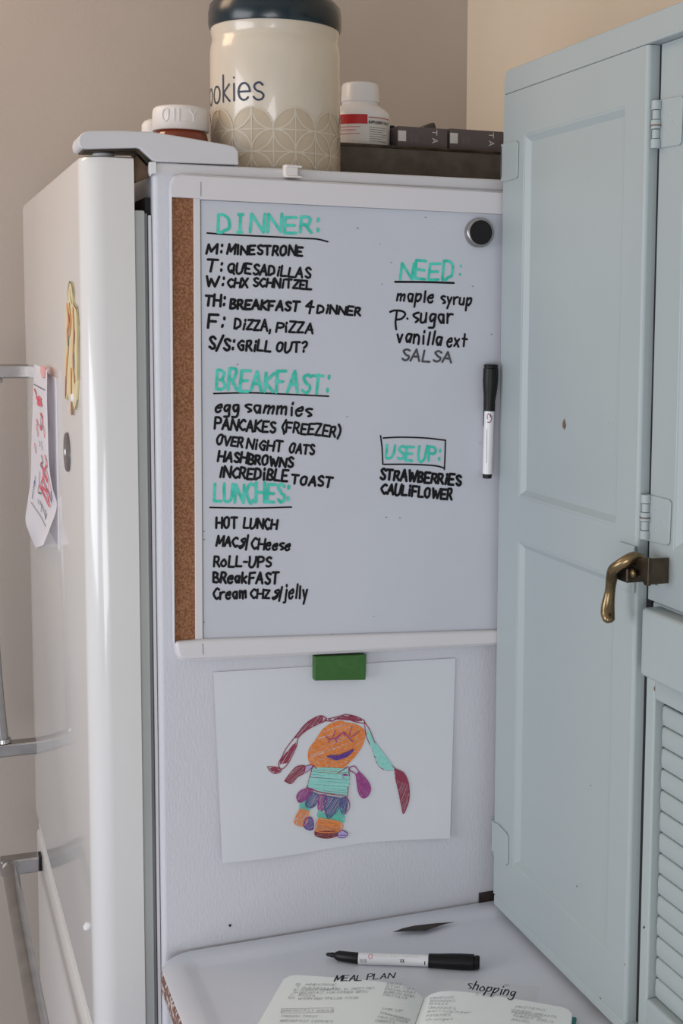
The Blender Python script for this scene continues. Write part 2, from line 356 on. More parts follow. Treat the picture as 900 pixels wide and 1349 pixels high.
for q, yy in (([(264.8, 240), (264.8, 258)], -.0178), ([(267, 848), (268, 862)], -.0209)):   # thin soiled seams of the rails
    MB().ribbon([at(x, y, 1, yy) for x, y in q], .0007, Vector((0, -1, 0))).build('seam_line', 'gasket', wb, recalc=False, smooth=False)
for q in ([(263.9, 263), (860, 291.6)], [(264.2, 262), (267.7, 844)]):
    MB().ribbon([at(x, y, 1, YP-.0002) for x, y in q], .0012, Vector((0, -1, 0))).build('panel_seam', 'gasket', wb, recalc=False, smooth=False)
dm = MB()
for x, y in [(272, 841), (290, 841), (316, 841), (343, 839.5), (390, 839), (418, 841), (437, 836), (492, 812), (530, 835), (600, 834), (508, 681), (526, 682), (503, 374), (515, 346), (500, 322), (622, 377), (647, 440), (632, 583), (312, 480), (457, 549), (268, 700), (268, 711), (259, 746), (268, 820), (560, 286), (470, 300)]:
    p = at(x, y, 1, YP-.0002); dm.ribbon([p, p+Vector((random.uniform(.0005, .002), 0, random.uniform(-.001, .001)))], .0008, Vector((0, -1, 0)))
tag(dm.build('dirt_specks', 'ink_grey', wb, recalc=False, smooth=False), kind='stuff')
NY = Vector((0, -1, 0))
bmap = lambda x, y: at(x, y, 1, YP-.0003)
LINES = [  # text, baseline start, baseline end, height, ink, width (mm)
 ('D@NNER:', 287, 306, 421, 307, 22, 'teal', 3.0), ('M:', 272, 334, 293, 334, 13, 'ink', 2.6), ('MINESTRONE', 299, 334, 398, 337, 12, 'ink', 2.5),
 ('T:', 271, 357, 293, 358, 14, 'ink', 2.6), ('QUESADiLLAS', 300, 359, 408, 366, 12.5, 'ink', 2.4), ('W:', 271, 377, 295, 378, 13, 'ink', 2.6),
 ('CHX', 300, 378, 326, 379, 11, 'ink', 2.4), ('SCHNiTZEL', 333, 377, 410, 381, 11.5, 'ink', 2.4), ('TH:', 270, 402, 296, 404, 14, 'ink', 2.7),
 ('BREAKFAST', 303, 406, 393, 410, 12, 'ink', 2.7), ('4', 402, 411, 412, 412, 14, 'ink', 2.4), ('DiNNER', 418, 412, 474, 416, 10.5, 'ink', 2.4),
 ('F:', 274, 432, 295, 433, 17, 'ink', 2.8), ('DiZZA,', 309, 433, 357, 436, 13, 'ink', 2.4), ('PiZZA', 364, 437, 412, 439, 13, 'ink', 2.4),
 ('S/S:', 274, 459, 308, 462, 16, 'ink', 2.7), ('GRiLL', 313, 461, 356, 463, 13, 'ink', 2.5), ('OUT?', 364, 463, 404, 464, 13, 'ink', 2.5),
 ('BREAKFAST:', 285, 513, 433, 519, 26, 'teal', 3.0), ('egg', 284, 543, 315, 544, 16, 'ink', 2.5), ('sammies', 323, 542, 410, 549, 16, 'ink', 2.4),
 ('PANCAKES', 283, 565, 362, 570, 14.5, 'ink', 2.5), ('(FREEZER)', 370, 569, 448, 576, 14, 'ink', 2.4), ('OVER', 285, 585, 319, 589, 12.5, 'ink', 2.4),
 ('NiGHT', 325, 590, 371, 595, 12.5, 'ink', 2.4), ('OATS', 381, 596, 413, 599, 12, 'ink', 2.4), ('HASHBROWNS', 287, 607, 385, 616, 12.5, 'ink', 2.6),
 ('INCREDiBLE', 289, 628, 378, 634, 14, 'ink', 2.6), ('TOAST', 384, 637, 436, 642, 12, 'ink', 2.6), ('LUNCHES:', 282, 661, 381, 662, 24, 'teal', 3.0),
 ('HOT', 285, 696, 312, 696, 15, 'ink', 2.5), ('LUNCH', 321, 695, 364, 697, 12.5, 'ink', 2.5), ('MAC', 285, 719, 312, 720, 12.5, 'ink', 2.5), ('&', 315, 722, 326, 723, 15, 'ink', 2.4),
 ('CHeese', 331, 723, 382, 725, 13.5, 'ink', 2.4), ('RoLL-UPS', 282, 746, 356, 747, 13.5, 'ink', 2.4), ('BReakFAST', 281, 767, 366, 769, 14, 'ink', 2.6),
 ('Cream', 281, 789, 325, 788, 14, 'ink', 2.4), ('CHZ', 330, 788, 355, 788, 11, 'ink', 2.4), ('&', 359, 789, 370, 790, 14, 'ink', 2.4), ('jelly', 374, 787, 405, 788, 17, 'ink', 2.3),
 ('NEED', 527, 367, 598, 368, 23, 'teal', 3.0), ('maple', 523, 396, 571, 399, 15, 'ink', 2.3), ('syrup', 581, 400, 621, 402, 14, 'ink', 2.3),
 ('sugar', 544, 424, 596, 426, 19, 'ink', 2.5), ('vanilla', 523, 450, 582, 455, 17, 'ink', 2.5), ('ext', 589, 456, 614, 457, 17, 'ink', 2.4),
 ('SALSA', 528, 474, 594, 478, 15, 'ink_grey', 2.3), ('USE', 508, 604, 543, 607, 19, 'teal', 2.8), ('UP:', 551, 607, 580, 607, 19, 'teal', 2.8),
 ('STRAWBERRiES', 500, 631, 606, 639, 13, 'ink', 3.0), ('CAULiFLOWER', 502, 650, 595, 658, 13, 'ink', 2.8),
]
INKNAME = {'ink': 'black', 'teal': 'teal', 'ink_grey': 'faded grey'}
for t, x0, y0, x1, y1, hh, ink, w in LINES:
    lettering('handwritten_word', ink, wb, text_strokes(t, x0, y0, x1, y1, hh), w/1000*1.15, bmap, NY, label='%s handwriting reading %s' % (INKNAME[ink], t.replace('@', 'I')))
lettering('handwritten_word', 'ink', wb, [crom([(514, 411), (520, 409), (530, 410), (534, 414), (529, 420), (522, 421)]), [(523, 410), (521, 425), (522, 434)], [(536.5, 419.5), (537, 420)]], .0026, bmap, NY, label='black handwriting reading p.')
lettering('handwritten_word', 'teal', wb, [[(607, 350), (607.3, 351)], [(606, 361), (606.3, 362)]], .0028, bmap, NY, label='teal colon after NEED')
for q, w in (([(273, 307), (300, 309), (340, 311), (400, 314), (418, 315), (432, 318.5)], 1.9), ([(281.6, 518.5), (330, 517.5), (380, 519.5), (433, 522)], 1.9), ([(276.6, 668.5), (330, 669.3), (384, 668)], 1.9), ([(520.6, 371.3), (560, 371.6), (598, 372.8)], 2.6)):
    lettering('heading_underline', 'ink', wb, [crom(q)], w/1000, bmap, NY)
lettering('heading_box', 'ink', wb, [[(501.5, 574), (503.5, 590), (504.5, 611.7)], crom([(505, 577), (528, 576), (560, 577), (586.7, 580)]), [(587, 580), (586.4, 600), (585.5, 618.6)], crom([(506, 611.7), (540, 611.7), (572.7, 613.5), (586, 617)])], .0019, bmap, NY)

# white hook over the fridge top edge, by the board
hk = thing('plastic_hook', at(386, 225, 1, -.01), 'small white plastic hook clipped over the refrigerator top edge', 'hook')
a = at(375, 216, 1, -.012); b_ = at(398, 236, 1, -.012)
box('hook_plate', 'cap', hk, a.x, b_.x-.004, -.012, -.0015, b_.z+.001, a.z, .0022, seg=4)
box('hook_rim', 'cap', hk, a.x+.002, b_.x, -.0135, -.0015, a.z-.0035, a.z-.001, .001)
box('hook_rim', 'cap', hk, a.x+.002, b_.x, -.0135, -.0015, b_.z+.001, b_.z+.0035, .001)

# round black magnet on the board
c = at(632, 306.5, 1, -.018)
mg = thing('round_magnet', (c.x, YP, c.z), 'round black magnet with a silver rim, upper right of the menu board', 'magnet')
MB().lathe((c.x, YP, c.z), (c.x, -.0225, c.z), [(0, .0178), (.7, .0180), (.95, .0172), (1, .0165)], 48).build('metal_rim', 'chrome', mg)
MB().lathe((c.x, -.020, c.z), (c.x, -.0232, c.z), [(0, .0148), (.8, .0148), (1, .0142)], 48).build('magnet_face', 'black2', mg)

# marker stuck on the board
def marker(root, p_cap, p_joint, p_end, rc, rb, tip=False):
    ax = (Vector(p_joint)-Vector(p_cap))
    MB().lathe(p_cap, p_joint, [(0, rc*.80), (.02, rc*.96), (.05, rc*.98), (.055, rc*.90), (.075, rc*.90), (.09, rc), (.35, rc*1.02), (.55, rc*.93), (.8, rc*.72), (1, rb*1.12)], 32).build('marker_cap', 'black', root)
    MB().lathe(p_joint, p_end, [(0, rb), (.965, rb), (.97, rb*.9), (1, rb*.9)], 32).build('barrel', 'white', root)
pc, pj_, pe = at(647, 480, 1, -.022), at(644.8, 541.5, 1, -.022), at(642, 627, 1, -.022)
mk = thing('dry_erase_marker', (pj_.x, -.0125, pj_.z), 'white dry-erase marker with fat black eraser cap, stuck upright on the board', 'marker')
marker(mk, pc, pj_, pe, .0092, .0062)
MB().lathe(pe+(pj_-pe).normalized()*.003, pe+(pe-pj_).normalized()*.003, [(0, .0058), (.9, .0055), (1, .0045)], 24).build('end_plug', 'black', mk)
pk = MB(); b0 = at(640, 552, 1, -.0284)
cl = pj_+(pe-pj_)*.04
pk.box(pj_.x-.0045, pj_.x+.0045, -.013, -.0222, pj_.z-.02, pj_.z+.03)
pk.build('holding_magnet', 'black', mk, bevel=.001)
lettering('printed_mark', 'brown', mk, [crom([(643, 545), (648, 549), (646, 556), (642, 556)]), [(642, 546), (642, 552)], [(646, 545), (646.5, 550)]], .0009, lambda x, y: at(x, y, 1, -.02845), NY, label='small dark red print on the barrel')
lettering('printed_text', 'greyprint', mk, [[(641.5, 566), (641, 610)]], .0006, lambda x, y: at(x, y, 1, -.0284), NY)

# green magnet + child's drawing
dr = thing('child_drawing', at(440, 1000, 1, 0), 'white sheet with a crayon girl drawing under the menu board', 'drawing')
def sheet(u, v):   # u right, v down; paper hangs from the magnet and curls a little away below
    top = Vector((281+(600-281)*u, 885.5-18.5*u)); 
    bot_y = 1137-24*min(u/.6, 1)-10*max(0, (u-.6)/.4)+2*math.sin(u*7); bot = Vector((293+300*u, bot_y))
    p = top.lerp(bot, v)
    off = .0012 + .007*v*v*(.55+.45*math.cos(u*5.5)) + .001*abs(u-.53)*(1-v)
    return p, off
n1, n2 = 28, 20; vs_ = []; fs = []
SY0 = -.003
for j in range(n2+1):
    for i in range(n1+1):
        p, off = sheet(i/n1, j/n2); vs_.append(at(p.x, p.y, 1, -off))
for j in range(n2):
    for i in range(n1): fs.append((j*(n1+1)+i, j*(n1+1)+i+1, (j+1)*(n1+1)+i+1, (j+1)*(n1+1)+i))
ps = MB().add(vs_, fs).build('paper_sheet', 'paper', dr, recalc=False)
def dmap(x, y, lift=.0006):
    v = min(max((y-876)/245, 0), 1); u = min(max((x-284)/312, 0), 1)
    for _ in range(3):
        p, off = sheet(u, v); u += (x-p.x)/312; v += (y-p.y)/245
    return at(x, y, 1, -(sheet(u, v)[1]+lift))
c7 = lambda x, y: (345+x/7.49, 930+y/7.49)
c8 = lambda x, y: (440+x/7.49, 930+y/7.49)
def hatch(poly, ang, sp, jit=.4):
    ca, sa = math.cos(ang), math.sin(ang); R_ = [(x*ca+y*sa, -x*sa+y*ca) for x, y in poly]; ys = [p[1] for p in R_]
    y = min(ys)+sp*.4; out = []; flip = False; cur = []
    while y < max(ys):
        xs = []
        for i in range(len(R_)):
            (x1, y1), (x2, y2) = R_[i], R_[(i+1) % len(R_)]
            if (y1 <= y) != (y2 <= y): xs.append(x1+(y-y1)/(y2-y1)*(x2-x1))
        xs.sort()
        if len(xs) >= 2:
            a, b = xs[0], xs[-1]; j = lambda: random.uniform(-jit, jit)
            seg = [(a+j()*1.2, y+j()), ((a+b)/2, y+j()), (b+j()*1.2, y+j())]
            if flip: seg = seg[::-1]
            cur += seg; flip = not flip
        y += sp*random.uniform(.8, 1.25)
    return [[(x*ca-y*sa, x*sa+y*ca) for x, y in cur]] if cur else []
DL = [0]
def pen(name, m, strokes, w, label=None):
    DL[0] += 1; lift = .0004+.00006*DL[0]
    for s_ in (strokes,): 
        b = MB()
        for st in s_:
            dense = []
            for i in range(len(st)-1):
                L = math.hypot(st[i+1][0]-st[i][0], st[i+1][1]-st[i][1]); k = max(1, int(L/6))
                dense += [(st[i][0]+(st[i+1][0]-st[i][0])*q/k, st[i][1]+(st[i+1][1]-st[i][1])*q/k) for q in range(k)]
            dense.append(st[-1]); b.ribbon([dmap(x, y, lift) for x, y in dense], w, NY)
        b.build(name, m, dr, recalc=False, smooth=False, label=label)
head = [c7(460, 490), c7(475, 420), c7(540, 330), c7(600, 240), c7(680, 180), c7(770, 152), c8(100, 165), c8(220, 190), c8(295, 250), c8(290, 350), c8(250, 430), c8(190, 510), c8(100, 600), c8(50, 650), c7(760, 700), c7(680, 708), c7(620, 690), c7(560, 640), c7(500, 590), c7(468, 540)]
close = lambda p: crom(list(p)+[p[0]])
pen('drawn_face', 'orange', hatch(head, -.35, 2.1, .8)+[close(head)], .0018, 'orange scribbled face')
pen('drawn_face', 'orange', hatch(head[3:10], -.9, 3.2, .8)+hatch(head[8:], .25, 3.4, .7), .0011)
hairL = [c7(640, 125), c7(590, 97), c7(520, 118), c7(430, 180), c7(340, 290), c7(240, 420), c7(195, 510), c7(165, 570), c7(190, 625), c7(245, 585), c7(290, 510), c7(340, 400), c7(360, 315), c7(440, 240), c7(540, 185), c7(620, 150)]
pen('drawn_hair', 'crimson', [close(hairL)]+hatch([c7(500, 130), c7(600, 100), c7(600, 145), c7(450, 220), c7(360, 300), c7(310, 320), c7(420, 190)], -.8, 1.4)+hatch([c7(330, 360), c7(335, 400), c7(250, 560), c7(170, 575), c7(200, 510)], -1.05, 1.2), .0012, 'crimson braided hair at left')
pen('drawn_hair', 'crimson', [close([c7(55, 600), c7(80, 640), c7(130, 667), c7(190, 645), c7(160, 610), c7(100, 600)])]+hatch([c7(75, 620), c7(130, 605), c7(180, 640), c7(130, 660)], .3, 1.0), .0010)
pen('drawn_hair', 'crimson', [close([c7(655, 128), c7(740, 108), c7(820, 85), c8(120, 85), c8(200, 100), c8(290, 140), c8(300, 172), c8(220, 160), c8(120, 130), c8(20, 132), c7(700, 150)]), crom([c7(640, 125), c7(620, 145), c7(700, 150)])]+hatch([c7(700, 135), c7(800, 95), c8(180, 100), c8(290, 145), c8(220, 155), c8(60, 118)], .15, 1.1), .0011)
br = [c8(300, 160), c8(350, 230), c8(390, 330), c8(470, 500), c8(600, 615), c8(590, 630), c8(500, 630), c8(430, 570), c8(380, 430), c8(320, 300)]
pen('drawn_ribbon', 'aqua', hatch(br[1:], .9, 1.3, .2), .0014, 'pale aqua ribbon of the right braid')
pen('drawn_ribbon', 'crimson', [close(br)], .0010)
tl = [c8(600, 620), c8(690, 665), c8(735, 770), c8(742, 900), c8(720, 990), c8(685, 1060), c8(670, 1000), c8(640, 850), c8(610, 720)]
pen('drawn_hair', 'crimson', hatch(tl, -1.2, 1.5, .3)+[crom(tl)]+hatch(tl[:3]+tl[-1:], -.6, 1.3), .0012)
armL = [c7(225, 740), c7(280, 665), c7(340, 602), c7(400, 588), c7(425, 600), c7(412, 665), c7(350, 700), c7(290, 765)]
pen('drawn_arm', 'crimson', hatch(armL, -.75, 1.4)+[close(armL)], .0011)
pen('drawn_arm', 'lilac', hatch([c7(425, 600), c7(480, 582), c7(500, 600), c7(430, 655)], -.4, 1.2), .0013)
pen('drawn_arm', 'crimson', [crom([c7(425, 600), c7(480, 580), c7(505, 602), c7(430, 660)])], .0009)
armR = [c8(150, 610), c8(200, 595), c8(250, 650), c8(330, 740), c8(362, 820), c8(330, 890), c8(280, 905), c8(240, 840), c8(215, 680), c8(160, 640)]
pen('drawn_arm', 'magenta', hatch(armR[2:9], 1.1, 1.5, .3)+[close(armR)], .0012)
pen('drawn_arm', 'crimson', hatch([c8(250, 680), c8(290, 780), c8(300, 830), c8(270, 780)], 1.1, 1.2), .0010)
tor = [c7(510, 605), c7(560, 640), c7(620, 695), c7(700, 715), c7(760, 705), c8(140, 605), c8(150, 700), c8(132, 885), c8(60, 880), c7(640, 855), c7(450, 800)]
pen('drawn_dress', 'aqua', hatch(tor, .08, 1.9, .3), .0016, 'aqua bodice of the drawn girl')
pen('drawn_dress', 'crimson', [[c7(500, 600), c7(450, 800)], crom([c7(510, 590), c7(560, 640), c7(620, 690), c7(700, 712), c8(50, 655), c8(140, 600)]), [c8(145, 610), c8(152, 700), c8(132, 890)], crom([c7(440, 800), c7(540, 840), c7(640, 862), c7(824, 890), c8(120, 895)])], .0011)
circ = lambda c_, r, k=9: [(c_[0]+r*math.cos(6.283*i/k), c_[1]+r*math.sin(6.283*i/k)) for i in range(k)]
pen('drawn_button', 'magenta', hatch(circ(c7(535, 690), 4.2), .6, 1.0, .2), .0013)
pen('drawn_button', 'magenta', hatch(circ(c8(110, 697), 3.6), .6, 1.0, .2), .0013)
for mm, pl, an in (('aquad', [c7(400, 920), c7(475, 985), c7(455, 1045), c7(375, 1010)], .6), ('aquad', [c7(570, 1020), c7(640, 1100), c7(720, 1050), c8(60, 1000), c8(100, 1075), c8(80, 1150), c7(560, 1100)], 1.0),
                   ('magenta', [c7(440, 815), c7(500, 840), c7(430, 925), c7(370, 950), c7(343, 895), c7(380, 840)], -.9), ('slate', [c7(470, 850), c7(560, 880), c7(540, 960), c7(490, 1005), c7(430, 975)], -1.1),
                   ('magenta', [c7(565, 880), c7(640, 890), c7(610, 1020), c7(555, 1015)], -1.2), ('slate', [c7(620, 890), c7(790, 920), c7(775, 990), c7(700, 1080), c7(645, 1100), c7(610, 960)], -1.0),
                   ('slate', [c8(60, 915), c8(130, 910), c8(125, 1020), c8(90, 1065), c8(60, 1000)], -1.2), ('orange', [c7(375, 1020), c7(462, 1048), c7(415, 1180), c7(320, 1150)], -.9),
                   ('orange', [c7(565, 1105), c7(780, 1150), c7(765, 1235), c7(535, 1235)], .15), ('purple', [c7(410, 1180), c7(430, 1115), c7(480, 1100), c7(508, 1150), c7(500, 1220), c7(440, 1215)], -.8),
                   ('brown', [c7(522, 1240), c7(760, 1238), c7(748, 1280), c7(640, 1305), c7(535, 1282)], .1)):
    pen('drawn_skirt' if mm in ('magenta', 'slate') else ('drawn_leg' if mm in ('aquad', 'orange') else 'drawn_shoe'), mm, hatch(pl, an, 1.6, .4)+[close(pl)], .0011)
pen('drawn_skirt', 'magenta', [crom([c8(125, 905), c8(150, 950), c8(152, 1010), c8(110, 1068)]), crom([c7(343, 895), c7(360, 945), c7(400, 940)])], .0011)
lil = [c8(40, 1255), c8(80, 1228), c8(135, 1262), c8(110, 1298), c8(45, 1295)]
pen('drawn_shoe', 'lilac', hatch(lil, .2, 1.3), .0014); pen('drawn_shoe', 'purple', [close(lil), [c8(50, 1275), c8(120, 1275)]], .0009)
pen('drawn_eye', 'magenta', [crom([c7(630, 295), c7(670, 330), c7(720, 320), c7(740, 360)]), [c7(700, 310), c7(730, 235)], [c7(740, 325), c7(800, 260), c7(824, 290)], [c7(675, 335), c7(655, 360)], crom([c8(10, 330), c8(95, 262), c8(140, 310), c8(190, 355)]), [c8(150, 300), c8(178, 205)], [c8(170, 310), c8(250, 250)], [c8(100, 262), c8(110, 290)]], .0010)
mo = [c7(645, 500), c7(700, 490), c8(20, 495), c8(100, 470), c8(190, 430), c8(150, 480), c8(90, 515), c8(20, 530), c7(700, 520)]
pen('drawn_mouth', 'purple', hatch(mo, -.15, 1.0, .2)+[close(mo)], .0011)
gm = pxprism('green_magnet', 'green', None, [(414.5, 865), (483, 862.5), (482, 896), (414.5, 897)], 1, -.0135, (0, .0105, 0), .0012)
tag(gm, 'green rectangular magnet pinning the child drawing below the board', 'magnet')

# ================================================================== THINGS ON THE DOOR FRONT
def onx(px, py, v): return at(px, py, 0, v)
dm_ = thing('figure_magnet', onx(93, 460, XF), 'tall flat doll-shaped magnet in pale yellow on the refrigerator door', 'magnet')
ol = [(91, 371), (94, 373), (96, 387), (97, 400), (101, 408), (102.3, 430), (102.3, 470), (102.3, 505), (101, 527), (98.5, 540), (97, 535), (95.5, 532), (94.6, 547), (93.2, 545), (92.6, 530), (89, 518), (87.3, 527), (85.3, 526), (85.6, 505), (85.2, 475), (86.5, 440), (86, 412), (88.4, 395), (88.6, 382)]
MB().prism([onx(x, y, XF-.0022) for x, y in ol], (.002, 0, 0)).build('figure_plate', 'cream', dm_, smooth=False)
NXm = Vector((-1, 0, 0)); xm = lambda x, y: onx(x, y, XF-.0026)
lettering('dark_outline', 'iron', dm_, [crom([(91, 371), (93.6, 374), (95.6, 387), (96.5, 400), (100.4, 408), (101.8, 430), (101.9, 470), (101.9, 500)]), [(101.4, 528), (98.8, 540)], crom([(89.4, 395), (89.2, 384), (91, 373)]), crom([(92.4, 382), (92.6, 390), (94.6, 400)])], .0018, xm, NXm)
lettering('orange_figure', 'tanpen', dm_, [crom([(88, 404), (90, 420), (88.2, 440), (89.5, 460), (87.5, 480), (87, 500)]), crom([(91, 404), (92, 412), (93, 425), (91, 440)]), [(93.5, 490), (93.6, 540)], crom([(96, 410), (97, 440), (96, 480), (98, 500)])], .011, xm, NXm)
lettering('red_figure', 'tanred', dm_, [[(90, 418), (91, 428)], [(86.3, 500), (86, 520)], [(94, 530), (94, 543)], [(97.5, 440), (97, 448)]], .010, lambda x, y: onx(x, y, XF-.0029), NXm)
lettering('blue_figure', 'tanblue', dm_, [[(89, 438), (89.6, 450)], [(96.5, 470), (96.8, 480)]], .012, lambda x, y: onx(x, y, XF-.0029), NXm)
dd = onx(90, 595.5, XF)
dk = thing('disc_magnet', dd, 'round grey metal magnet on the refrigerator door', 'magnet')
r_ = (onx(90, 570, XF).z-onx(90, 621, XF).z)/2
MB().lathe((XF+.001, dd.y, dd.z), (XF-.0035, dd.y, dd.z), [(0, r_), (.7, r_), (1, r_*.93)], 40).build('metal_disc', 'disc', dk)
MB().lathe((XF-.003, dd.y, dd.z), (XF-.0048, dd.y, dd.z), [(0, r_*.2), (1, r_*.12)], 16).build('centre_dot', 'white', dk)
cc = onx(102.5, 524, XF+.003)
bd = MB().lathe((XF+.004, cc.y, cc.z), (XF-.005, cc.y, cc.z), [(0, .006), (.7, .006), (1, .004)], 16).build('bead_magnet', 'white', None)
tag(bd, 'tiny white bead magnet at the foot of the doll-shaped magnet', 'magnet')
# folded card hanging from a pink clip
cdm = thing('folded_card', onx(60, 500, XF), 'folded white card with red and pink doodles hanging on the refrigerator door', 'card')
Yn = onx(76, 560, XF).y; Yf = onx(46, 560, XF).y; Yf = min(Yf, .62)
MB().prism([(XF-.0006, Yn, onx(76, 499, XF).z), (XF-.0006, Yf, onx(76, 499, XF).z+.004), (XF-.0006, Yf, onx(76, 722, XF).z+.02), (XF-.0006, Yn, onx(76, 722, XF).z)], (.0004, 0, 0)).build('back_leaf', 'cardpaper', cdm, smooth=False)
LE = crom([(45, 480, 0), (43.5, 520, 0), (41.5, 580, 0), (40.5, 630, 0), (36.5, 660, 0), (33.5, 685, 0), (38.5, 702, 0), (47, 722, 0)], 4)
RE = crom([(62, 487, 0), (61.8, 520, 0), (63, 565, 0), (64.5, 610, 0), (68.5, 640, 0), (75, 666, 0), (66, 695, 0), (57, 718, 0)], 4)
def leaf(s_, k):
    l, r = LE[k], RE[k]; bul = math.sin(PI*s_)*.3
    return at(l[0]+(r[0]-l[0])*s_, l[1]+(r[1]-l[1])*s_, 1, Yf+(Yn+.015-Yf)*s_)
n1 = 10; vs_ = []; fs = []
for k in range(len(LE)):
    for i in range(n1+1): vs_.append(leaf(i/n1, k))
for k in range(len(LE)-1):
    for i in range(n1): fs.append((k*(n1+1)+i, k*(n1+1)+i+1, (k+1)*(n1+1)+i+1, (k+1)*(n1+1)+i))
fl = MB().add(vs_, fs).build('front_leaf', 'cardpaper', cdm, recalc=False)
def cmap(x, y):
    ks = [abs((l[1]+r[1])/2-y) for l, r in zip(LE, RE)]; k = ks.index(min(ks)); l, r = LE[k], RE[k]
    s_ = (x-l[0])/(r[0]-l[0]); return at(x, y, 1, Yf+(Yn+.015-Yf)*s_-.004)+Vector((-.0008, 0, 0))
NL = Vector((-.97, -.2, 0)).normalized()
lettering('ruled_line', 'pencil', cdm, [[(45, 506), (52, 510), (60, 514)], crom([(41, 661), (47, 670), (55, 682), (61, 694)])], .0012, cmap, NL)
lettering('red_doodle', 'rosepen', cdm, [crom([(46, 513), (48, 519), (49, 525), (51, 523), (55, 527)]), [(50, 528), (55, 531)], crom([(52, 525), (50, 532), (56, 534)]), [(49, 553), (50.5, 560)], crom([(54, 545), (57, 553), (55, 565), (53, 560)]), [(58.5, 562), (59.5, 575)], [(46.5, 585), (48, 596)], crom([(60, 600), (62, 612), (58, 622), (63, 634)]), crom([(55, 610), (58, 625), (55, 640), (62, 648), (66, 662)]), [(53, 640), (60, 655), (66, 667)], crom([(61, 620), (65, 640), (66, 660)]), [(57, 630), (64, 652)], [(49, 560), (51, 574)]], .0038, cmap, NL)
lettering('black_doodle', 'pencil', cdm, [crom([(55, 545), (54.5, 555), (55.5, 567)]), [(52.5, 582), (53.5, 588)], [(55.5, 582), (56.5, 592)], crom([(55, 600), (57, 608), (54, 612), (57, 618)]), crom([(53, 622), (52.5, 636), (51, 648), (55, 650)]), [(51, 658), (52, 664)], [(53.5, 660), (56, 668)], [(56, 664), (55, 674)], [(57.5, 668), (60, 678)], [(61, 672), (60.5, 681)], [(62.5, 677), (60.8, 684)]], .0022, cmap, NL)
lettering('blue_doodle', 'slate', cdm, [crom([(46, 634), (44.5, 645), (43, 656)]), [(47, 628), (46.5, 640)], [(68, 648), (70, 656)]], .0030, cmap, NL)
pp = MB().prism([cmap(x, y)+NL*.0015 for x, y in [(55.5, 482), (60.5, 484), (60, 497), (57.5, 498), (55, 490)]], (.004, .001, 0)).build('pink_clip', 'pink', None, bevel=.0006)
tag(pp, 'small pink clip holding the top of the folded card', 'clip')

# ================================================================== ON TOP OF THE FRIDGE
# cookie jar
JY = .115
jl, jr = at(273.5, 120, 1, JY), at(453, 120, 1, JY)
JX = (jl.x+jr.x)/2; JR = (jr-jl).length*.5*math.cos(YAW-.02)*.985
JX = at(363, 120, 1, JY).x
jtop = at(363, 22, 1, JY-JR).z; Z0 = ZT+.0005
jar = thing('cookie_jar', (JX, JY, Z0), 'tall cream ceramic cookie jar with dark teal lid on the refrigerator', 'jar')
hh = jtop-Z0
MB().lathe((JX, JY, Z0), (JX, JY, Z0+hh), [(0, JR*.93), (.012, JR*.975), (.03, JR), (.82, JR), (.87, JR*.992), (.895, JR*.975), (.915, JR*.965), (.94, JR*.968), (.97, JR*.985), (1, JR*.985)], 96).build('jar_body', 'jar', jar)
MB().lathe((JX, JY, Z0+hh-.002), (JX, JY, Z0+hh+.036), [(0, JR*.95), (.03, JR*1.0), (.15, JR*1.02), (.5, JR*1.02), (.75, JR*1.0), (.92, JR*.93), (1, JR*.8)], 96).build('jar_lid', 'navy', jar)
th0 = math.atan2(CAM.y-JY, CAM.x-JX)
def jmap(s_, z, r=.0004):     # s_ arc degrees to the right as seen from the front
    a = th0+math.radians(s_); return Vector((JX+(JR+r)*math.cos(a), JY+(JR+r)*math.sin(a), z))
NJ = lambda p: Vector((p.x-JX, p.y-JY, 0)).normalized()
zb_ = at(322, 129.5, 1, JY-JR*.9).z
def circ_arc(cx, cy, rx, ry, a0, a1, n=22): return [(cx+rx*math.cos(math.radians(a0+(a1-a0)*k/n)), cy+ry*math.sin(math.radians(a0+(a1-a0)*k/n))) for k in range(n+1)]
xh = .0098
rx = math.degrees(xh/JR)*.82
CK = []
CK += [circ_arc(-92, xh, rx*.9, xh, 40, 320)]
CK += [circ_arc(-76.5, xh, rx*.95, xh, 0, 360)]
CK += [circ_arc(-61, xh, rx*.95, xh, 0, 360)]
CK += [[(-50.5, 0), (-50.5, .031)], [(-43, xh*2), (-50, xh*1.05), (-42.5, 0)]]
CK += [[(-37.5, 0), (-37.5, xh*2)], [(-37.5, .0265), (-37.5, .027)]]
CK += [[(-33.2, xh), (-21.8, xh)]+circ_arc(-27.5, xh, rx*.93, xh, 0, 315)]
CK += [crom([(-10.8, xh*1.72), (-13.5, xh*2.02), (-17, xh*1.85), (-18, xh*1.45), (-16, xh*1.08), (-12, xh*.85), (-10, xh*.45), (-12, .0004), (-16, 0), (-18.8, xh*.35)])]
b = MB()
for st in CK: b.ribbon([jmap(x, zb_+z) for x, z in st], .0023, NJ)
b.build('jar_lettering', 'navy_ink', jar, recalc=False, smooth=False, label='navy lettering reading cookies')
zr = at(389.5, 171, 1, JY-JR).z; rr = at(389.5, 141.5, 1, JY-JR).z-zr; per = 37.5; hp = per/2
